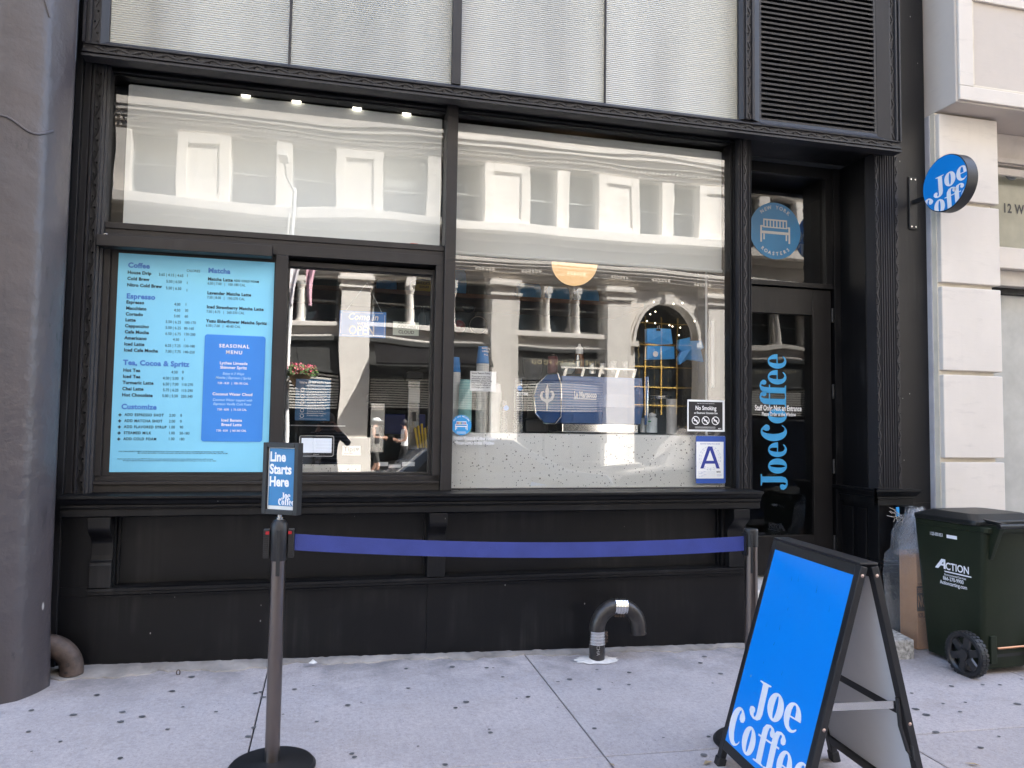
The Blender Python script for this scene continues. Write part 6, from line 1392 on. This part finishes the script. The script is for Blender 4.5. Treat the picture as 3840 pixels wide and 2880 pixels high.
for k, (dx, col) in enumerate(((-.30, (.62, .36, .42)), (.06, (.70, .66, .68)), (.50, (.62, .36, .42)))):
    m = MB(); n = 14; v = []
    for i in range(n+1):
        t = i/n; w_ = .34*(1-t*.75)
        for j in range(5): v.append((lx+dx+w_*(j/4-.5)+.05*math.sin(t*4+k), -14.82+.05*math.sin(j*1.6+t*3+k), 6.25-1.75*t))
    m.add(v, [(i*5+j, i*5+j+1, (i+1)*5+j+1, (i+1)*5+j) for i in range(n) for j in range(4)]); m.build('banner', simple('banner_%d' % k, col, .8), LP, smooth=True)
q = seen(1128, 1418, -14.75, .16); HBk = thing('flower_basket', 'hanging basket of pink flowers mirrored in the ordering window', 'flower basket', (q.x, -14.75, q.z))
m = MB(); m.lathe((q.x, -14.75, q.z-.22), [(.03, 0), (.16, .08), (.25, .22), (.27, .26)], 16, cap=True); m.build('basket', simple('coir_basket', (.30, .19, .10), .9, var=.4, vs=30), HBk, smooth=True)
for nm, nn2, mt_, r0, r1 in (('leaves', 220, simple('plant_green', (.07, .14, .03), .6, var=.4), .04, .07), ('flowers', 200, simple('pink_petals', (.62, .10, .16), .5, var=.3), .025, .045)):
    m = MB(); random.seed(len(nm))
    for k in range(nn2):
        a_, rr = random.uniform(0, 6.28), .42*math.sqrt(random.random()); c = Vector((q.x+rr*math.cos(a_), -14.75+rr*math.sin(a_)*.8, q.z+.08+random.uniform(-.08, .2)*(1.1-rr) + (.05 if nm == 'flowers' else 0)))
        d = Vector((random.gauss(0,1), random.gauss(0,1), random.gauss(0,1))).normalized(); e = d.cross(Vector((.3,.5,.8))).normalized(); s_ = random.uniform(r0, r1)
        m.add([c-d*s_, c+e*s_*.5, c+d*s_, c-e*s_*.5], [(0, 1, 2, 3)])
    tag(m.build(nm, mt_, HBk), kind='stuff')
m = MB(); m.tube([(q.x, -14.75, q.z+.0), (lx+.2, -14.8, q.z+.75), (lx, -14.9, q.z+.85)], .012, 6); m.build('hanger', PLASTIC, HBk)

# ------------------------------------------------------------------ vehicles at the near kerb
def car(name, lab, cat, x0, yc, L, W, H, side, glassx, paintm, wheels, belt, van=False, group='cars parked along the kerb'):
    """side: outline (0..1 along, 0..1 up); nose towards -X"""
    gz = road(x0, yc); o = thing(name, lab, cat, (x0+L/2, yc, gz), group)
    m = MB(); rings = []
    for t, ins, dz in ((-1, .06, .0), (-.97, .0, 0), (-.5, 0, 0), (0, 0, 0), (.5, 0, 0), (.97, 0, 0), (1, .06, 0)):
        r = []
        for s_, h in side:
            up_ = max(0, (h-belt)/(1-belt)); r.append((x0+L*(.5+(s_-.5)*(1-ins*.25)), yc+t*W/2*(1-.16*up_*(0 if van else 1)-.05*up_), gz+H*h*(1-ins*.12)))
        rings.append(r)
    m.loft(rings); m.build('body', paintm, o, smooth=True)
    for sg in (-1, 1):
        for (a, b, c_, d) in glassx:
            m = MB(); P_ = []
            for s_, h in (a, b, c_, d):
                up_ = max(0, (h-belt)/(1-belt)); P_.append((x0+L*s_, yc+sg*(W/2*(1-.16*up_*(0 if van else 1)-.05*up_)+.006), gz+H*h))
            Q_ = [(x, y-sg*.02, z) for x, y, z in P_]; m.loft([Q_, P_]); m.build('side_window', FGLASS, o)
        m = MB(); m.box(x0+L*.47, x0+L*.50, yc+sg*W/2-.01*sg if sg > 0 else yc-W/2-.02, yc+W/2+.02 if sg > 0 else yc-W/2+.01, gz+H*belt*.90, gz+H*belt*.90+.03) if True else None; m.build('door_handle', CHROME, o)
        for wx in wheels:
            m = MB(); c = (x0+L*wx, yc+sg*(W/2-.10)-.11, gz+.33); m.lathe(c, [(.20, 0), (.32, .0), (.335, .03), (.335, .19), (.32, .22), (.20, .22)], 26, 'y'); wl = m.build('wheel', RUBBER, o, smooth=True)
            m = MB(); m.lathe((c[0], c[1]+.005, c[2]), [(.0001, 0), (.21, 0), (.21, .21), (.0001, .21)], 20, 'y'); m.build('rim', STEEL, wl)
    m = MB(); m.box(x0-.004, x0+.05, yc-W*.44, yc-W*.28, gz+H*.42, gz+H*.49); m.box(x0-.004, x0+.05, yc+W*.28, yc+W*.44, gz+H*.42, gz+H*.49); m.build('headlight', STEEL, o)
    return o
vanp = simple('navy_van_paint', (.012, .022, .06), .18, var=.05, coat=.8); carp = simple('silver_blue_car_paint', (.26, .33, .42), .22, .3, var=.05, coat=.8)
vs = [(0.0,.16),(.0,.42),(.02,.52),(.19,.60),(.315,.92),(.36,.98),(.43,1),(.97,1),(1,.95),(1,.16),(.88,.13),(.12,.13)]
car('parked_van', 'navy blue van parked at the kerb, mirrored in the door', 'van', 4.30, -6.95, 6.35, 1.95, 1.92, vs, [((.275,.62),(.345,.88),(.475,.91),(.475,.62))], vanp, (.17, .78), .55, True)
cs_ = [(0,.20),(0,.46),(.03,.56),(.28,.64),(.42,.97),(.50,1),(.66,.99),(.84,.68),(.97,.62),(1,.50),(1,.22),(.9,.14),(.1,.14)]
car('parked_car', 'silver blue car parked at the kerb, mirrored in the ordering window', 'car', -.35, -6.75, 4.6, 1.82, 1.46, cs_, [((.34,.66),(.435,.93),(.54,.95),(.54,.66)), ((.56,.66),(.56,.95),(.655,.93),(.78,.68))], carp, (.17, .80), .64)

# ------------------------------------------------------------------ people
def figure(name, lab, loc, face, H, J, mats, colors, extra=None, fingers=True):
    """one continuous skinned body; J: joints in metres for a 1.72 m figure facing +Y"""
    edges = [('pelvis','waist'),('waist','chest'),('chest','neck'),('neck','head'),('head','crown'),('chest','shL'),('shL','elL'),('elL','wrL'),('wrL','haL'),('chest','shR'),('shR','elR'),('elR','wrR'),('wrR','haR'),
             ('pelvis','hiL'),('hiL','knL'),('knL','anL'),('anL','toL'),('pelvis','hiR'),('hiR','knR'),('knR','anR'),('anR','toR')]
    rad = dict(pelvis=.135, waist=.12, chest=.145, neck=.055, head=.088, crown=.075, sh=.062, el=.043, wr=.028, ha=.036, hi=.088, kn=.058, an=.040, to=.038)
    names = list(J); idx = {k: i for i, k in enumerate(names)}; s_ = H/1.72; co, sn = math.cos(face), math.sin(face)
    V = [Vector(J[k])*s_ for k in names]; E_ = [(idx[a], idx[b]) for a, b in edges]; R0 = [rad.get(k, rad.get(k[:2], .05))*s_ for k in names]
    if fingers:
        for sd_ in 'LR':
            h = Vector(J['ha'+sd_]); w_ = Vector(J['wr'+sd_]); d = (h-w_).normalized(); sdv = d.cross(Vector((0, 1, .2))).normalized(); cu_ = d.cross(sdv)
            for k, ln in enumerate((.060, .070, .066, .052)):
                b0 = h + sdv*(.026-.0175*k); i0 = len(V); V += [(b0+d*.02)*s_, (b0+d*(.02+ln*.5)+cu_*.006)*s_, (b0+d*(.02+ln)+cu_*.020)*s_]; R0 += [.0095*s_, .009*s_, .0075*s_]; E_ += [(idx['ha'+sd_], i0), (i0, i0+1), (i0+1, i0+2)]
            b0 = (h+w_)/2 + sdv*.03; i0 = len(V); V += [(b0+d*.012+sdv*.012)*s_, (b0+d*.045+sdv*.026)*s_]; R0 += [.012*s_, .009*s_]; E_ += [(idx['ha'+sd_], i0), (i0, i0+1)]
    me = bpy.data.meshes.new('b'); me.from_pydata(V, E_, []); o = bpy.data.objects.new('b', me); COL.objects.link(o)
    md = o.modifiers.new('skin', 'SKIN'); md.use_smooth_shade = True
    for i, sv in enumerate(me.skin_vertices[0].data): sv.radius = (R0[i], R0[i]); sv.use_root = (i == idx['pelvis'])
    for k in ('pelvis', 'waist', 'chest'): r_ = R0[idx[k]]; me.skin_vertices[0].data[idx[k]].radius = (r_*1.12, r_*.82)
    o.modifiers.new('sub', 'SUBSURF').levels = 2; o.modifiers['sub'].render_levels = 2
    dg = bpy.context.evaluated_depsgraph_get(); bm_ = bpy.data.meshes.new_from_object(o.evaluated_get(dg)); bpy.data.objects.remove(o); bpy.data.meshes.remove(me)
    bm_.name = 'body'; bm_.materials.clear()
    for mt in mats: bm_.materials.append(mt)
    for p in bm_.polygons:
        c = p.center/s_; p.material_index = colors(c); p.use_smooth = True
    root = thing(name, lab, 'person', loc); root.rotation_euler = (0, 0, face)
    b = bpy.data.objects.new('body', bm_); link(b, root)
    hd = Vector(J['head'])*s_; 
    def kid(nm, mbx, mt, smooth=True):
        me2 = bpy.data.meshes.new(nm); me2.from_pydata([tuple(p) for p in mbx.v], [], mbx.f); me2.materials.append(mt)
        for p in me2.polygons: p.use_smooth = smooth
        return link(bpy.data.objects.new(nm, me2), root)
    m = MB(); m.sphere((hd.x, hd.y-.018*s_, hd.z+.045*s_), .108*s_, 16, 10, (.92, 1.0, 1.02)); kid('hair', m, HAIR)
    m = MB()
    for e_ in (-1, 1): m.sphere((hd.x+e_*.032*s_, hd.y+.082*s_, hd.z+.022*s_), .011*s_, 8, 6)
    kid('eyes', m, simple('eye_dark', (.02, .015, .012), .2))
    m = MB(); m.add([(hd.x-.014*s_, hd.y+.08*s_, hd.z-.02*s_), (hd.x+.014*s_, hd.y+.08*s_, hd.z-.02*s_), (hd.x, hd.y+.112*s_, hd.z-.018*s_), (hd.x, hd.y+.085*s_, hd.z+.022*s_)], [(0,1,2),(1,3,2),(3,0,2)]); kid('nose', m, SKIN)
    if extra: extra(root, kid, s_, hd)
    return root
base = dict(pelvis=(0,0,.93), waist=(0,.0,1.08), chest=(0,-.01,1.32), neck=(0,0,1.47), head=(0,.015,1.57), crown=(0,.01,1.65),
  shL=(-.17,0,1.40), elL=(-.21,-.02,1.13), wrL=(-.20,.07,.90), haL=(-.19,.10,.83), shR=(.17,0,1.40), elR=(.21,-.02,1.13), wrR=(.20,.07,.90), haR=(.19,.10,.83),
  hiL=(-.09,0,.88), knL=(-.10,.02,.49), anL=(-.10,-.02,.08), toL=(-.11,.13,.04), hiR=(.09,0,.88), knR=(.10,.02,.49), anR=(.10,-.02,.08), toR=(.11,.13,.04))
# the photographer: striped jumper, phone held up before the face
Jp = dict(base); Jp.update(elL=(-.25,.10,1.22), wrL=(-.12,.26,1.44), haL=(-.07,.29,1.50), elR=(.30,.06,1.26), wrR=(.15,.25,1.45), haR=(.10,.29,1.51))
def colp(c):
    if c.z > 1.455 and abs(c.x) < .12 and c.y < .2: return 0
    if c.z > 1.43 and c.y > .21: return 0
    return 1 if c.z > .95 else 2
def phone(root, kid, s_, hd):
    m = MB(); m.box(-.085, .085, .325*s_, .333*s_, 1.475*s_, 1.555*s_); kid('phone', m, PLASTIC, False)
    m = MB(); m.lathe((0, -.03*s_, 1.42*s_), [(.11*s_, 0), (.12*s_, .05), (.10*s_, .10)], 16, cap=False); kid('hood', m, STRIPE)
gp = G(-.02, -5.02)
figure('person', 'photographer in a striped jumper holding up a phone, mirrored in the window', (-.03, -5.02, gp), 0.0, 1.66, Jp, [SKIN, STRIPE, simple('dark_jeans', (.02,.025,.04), .8)], colp, phone)
Jw = dict(base); Jw.update(elL=(-.22,.02,1.14), wrL=(-.14,.22,1.12), haL=(-.10,.28,1.13), elR=(.22,.02,1.14), wrR=(.16,.20,1.08), haR=(.12,.26,1.10), knL=(-.10,.12,.50), anL=(-.10,.06,.10), toL=(-.11,.21,.06), anR=(.10,-.22,.12), toR=(.10,-.10,.05), knR=(.10,-.02,.49))
def colw(c):
    if c.z > 1.44 or abs(c.x) > .195 or c.y > .16 and c.z > 1.0: return 0
    return 1 if c.z > .96 else 0 if c.z < .55 and c.z > .1 else 2
def cap(root, kid, s_, hd):
    m = MB(); m.sphere((hd.x, hd.y-.005, hd.z+.075*s_), .112*s_, 16, 8, (.95, 1.05, .72)); m.box(hd.x-.07*s_, hd.x+.07*s_, hd.y+.08*s_, hd.y+.17*s_, hd.z+.058*s_, hd.z+.068*s_); kid('cap', m, WHITE)
q = seen(1408, 1650, -16.6, .16); figure('person', 'walking pedestrian in dark top and white cap, mirrored in the ordering window', (q.x, -16.6, road(q.x, -16.6)+.13), R_(-70), 1.70, Jw, [SKIN, simple('black_top', (.02,.02,.022), .8), simple('dark_shorts', (.04,.038,.035), .8)], colw, cap)
q = seen(1512, 1650, -16.9, .16); figure('person', 'pedestrian in a white top with dark hair, mirrored in the ordering window', (q.x, -16.9, road(q.x, -16.9)+.13), R_(80), 1.66, Jw, [SKIN, WHITE, simple('black_skirt', (.02,.02,.022), .8)], colw)

for me_ in bpy.data.meshes:
    if not me_.materials: me_.materials.append(BLACK)
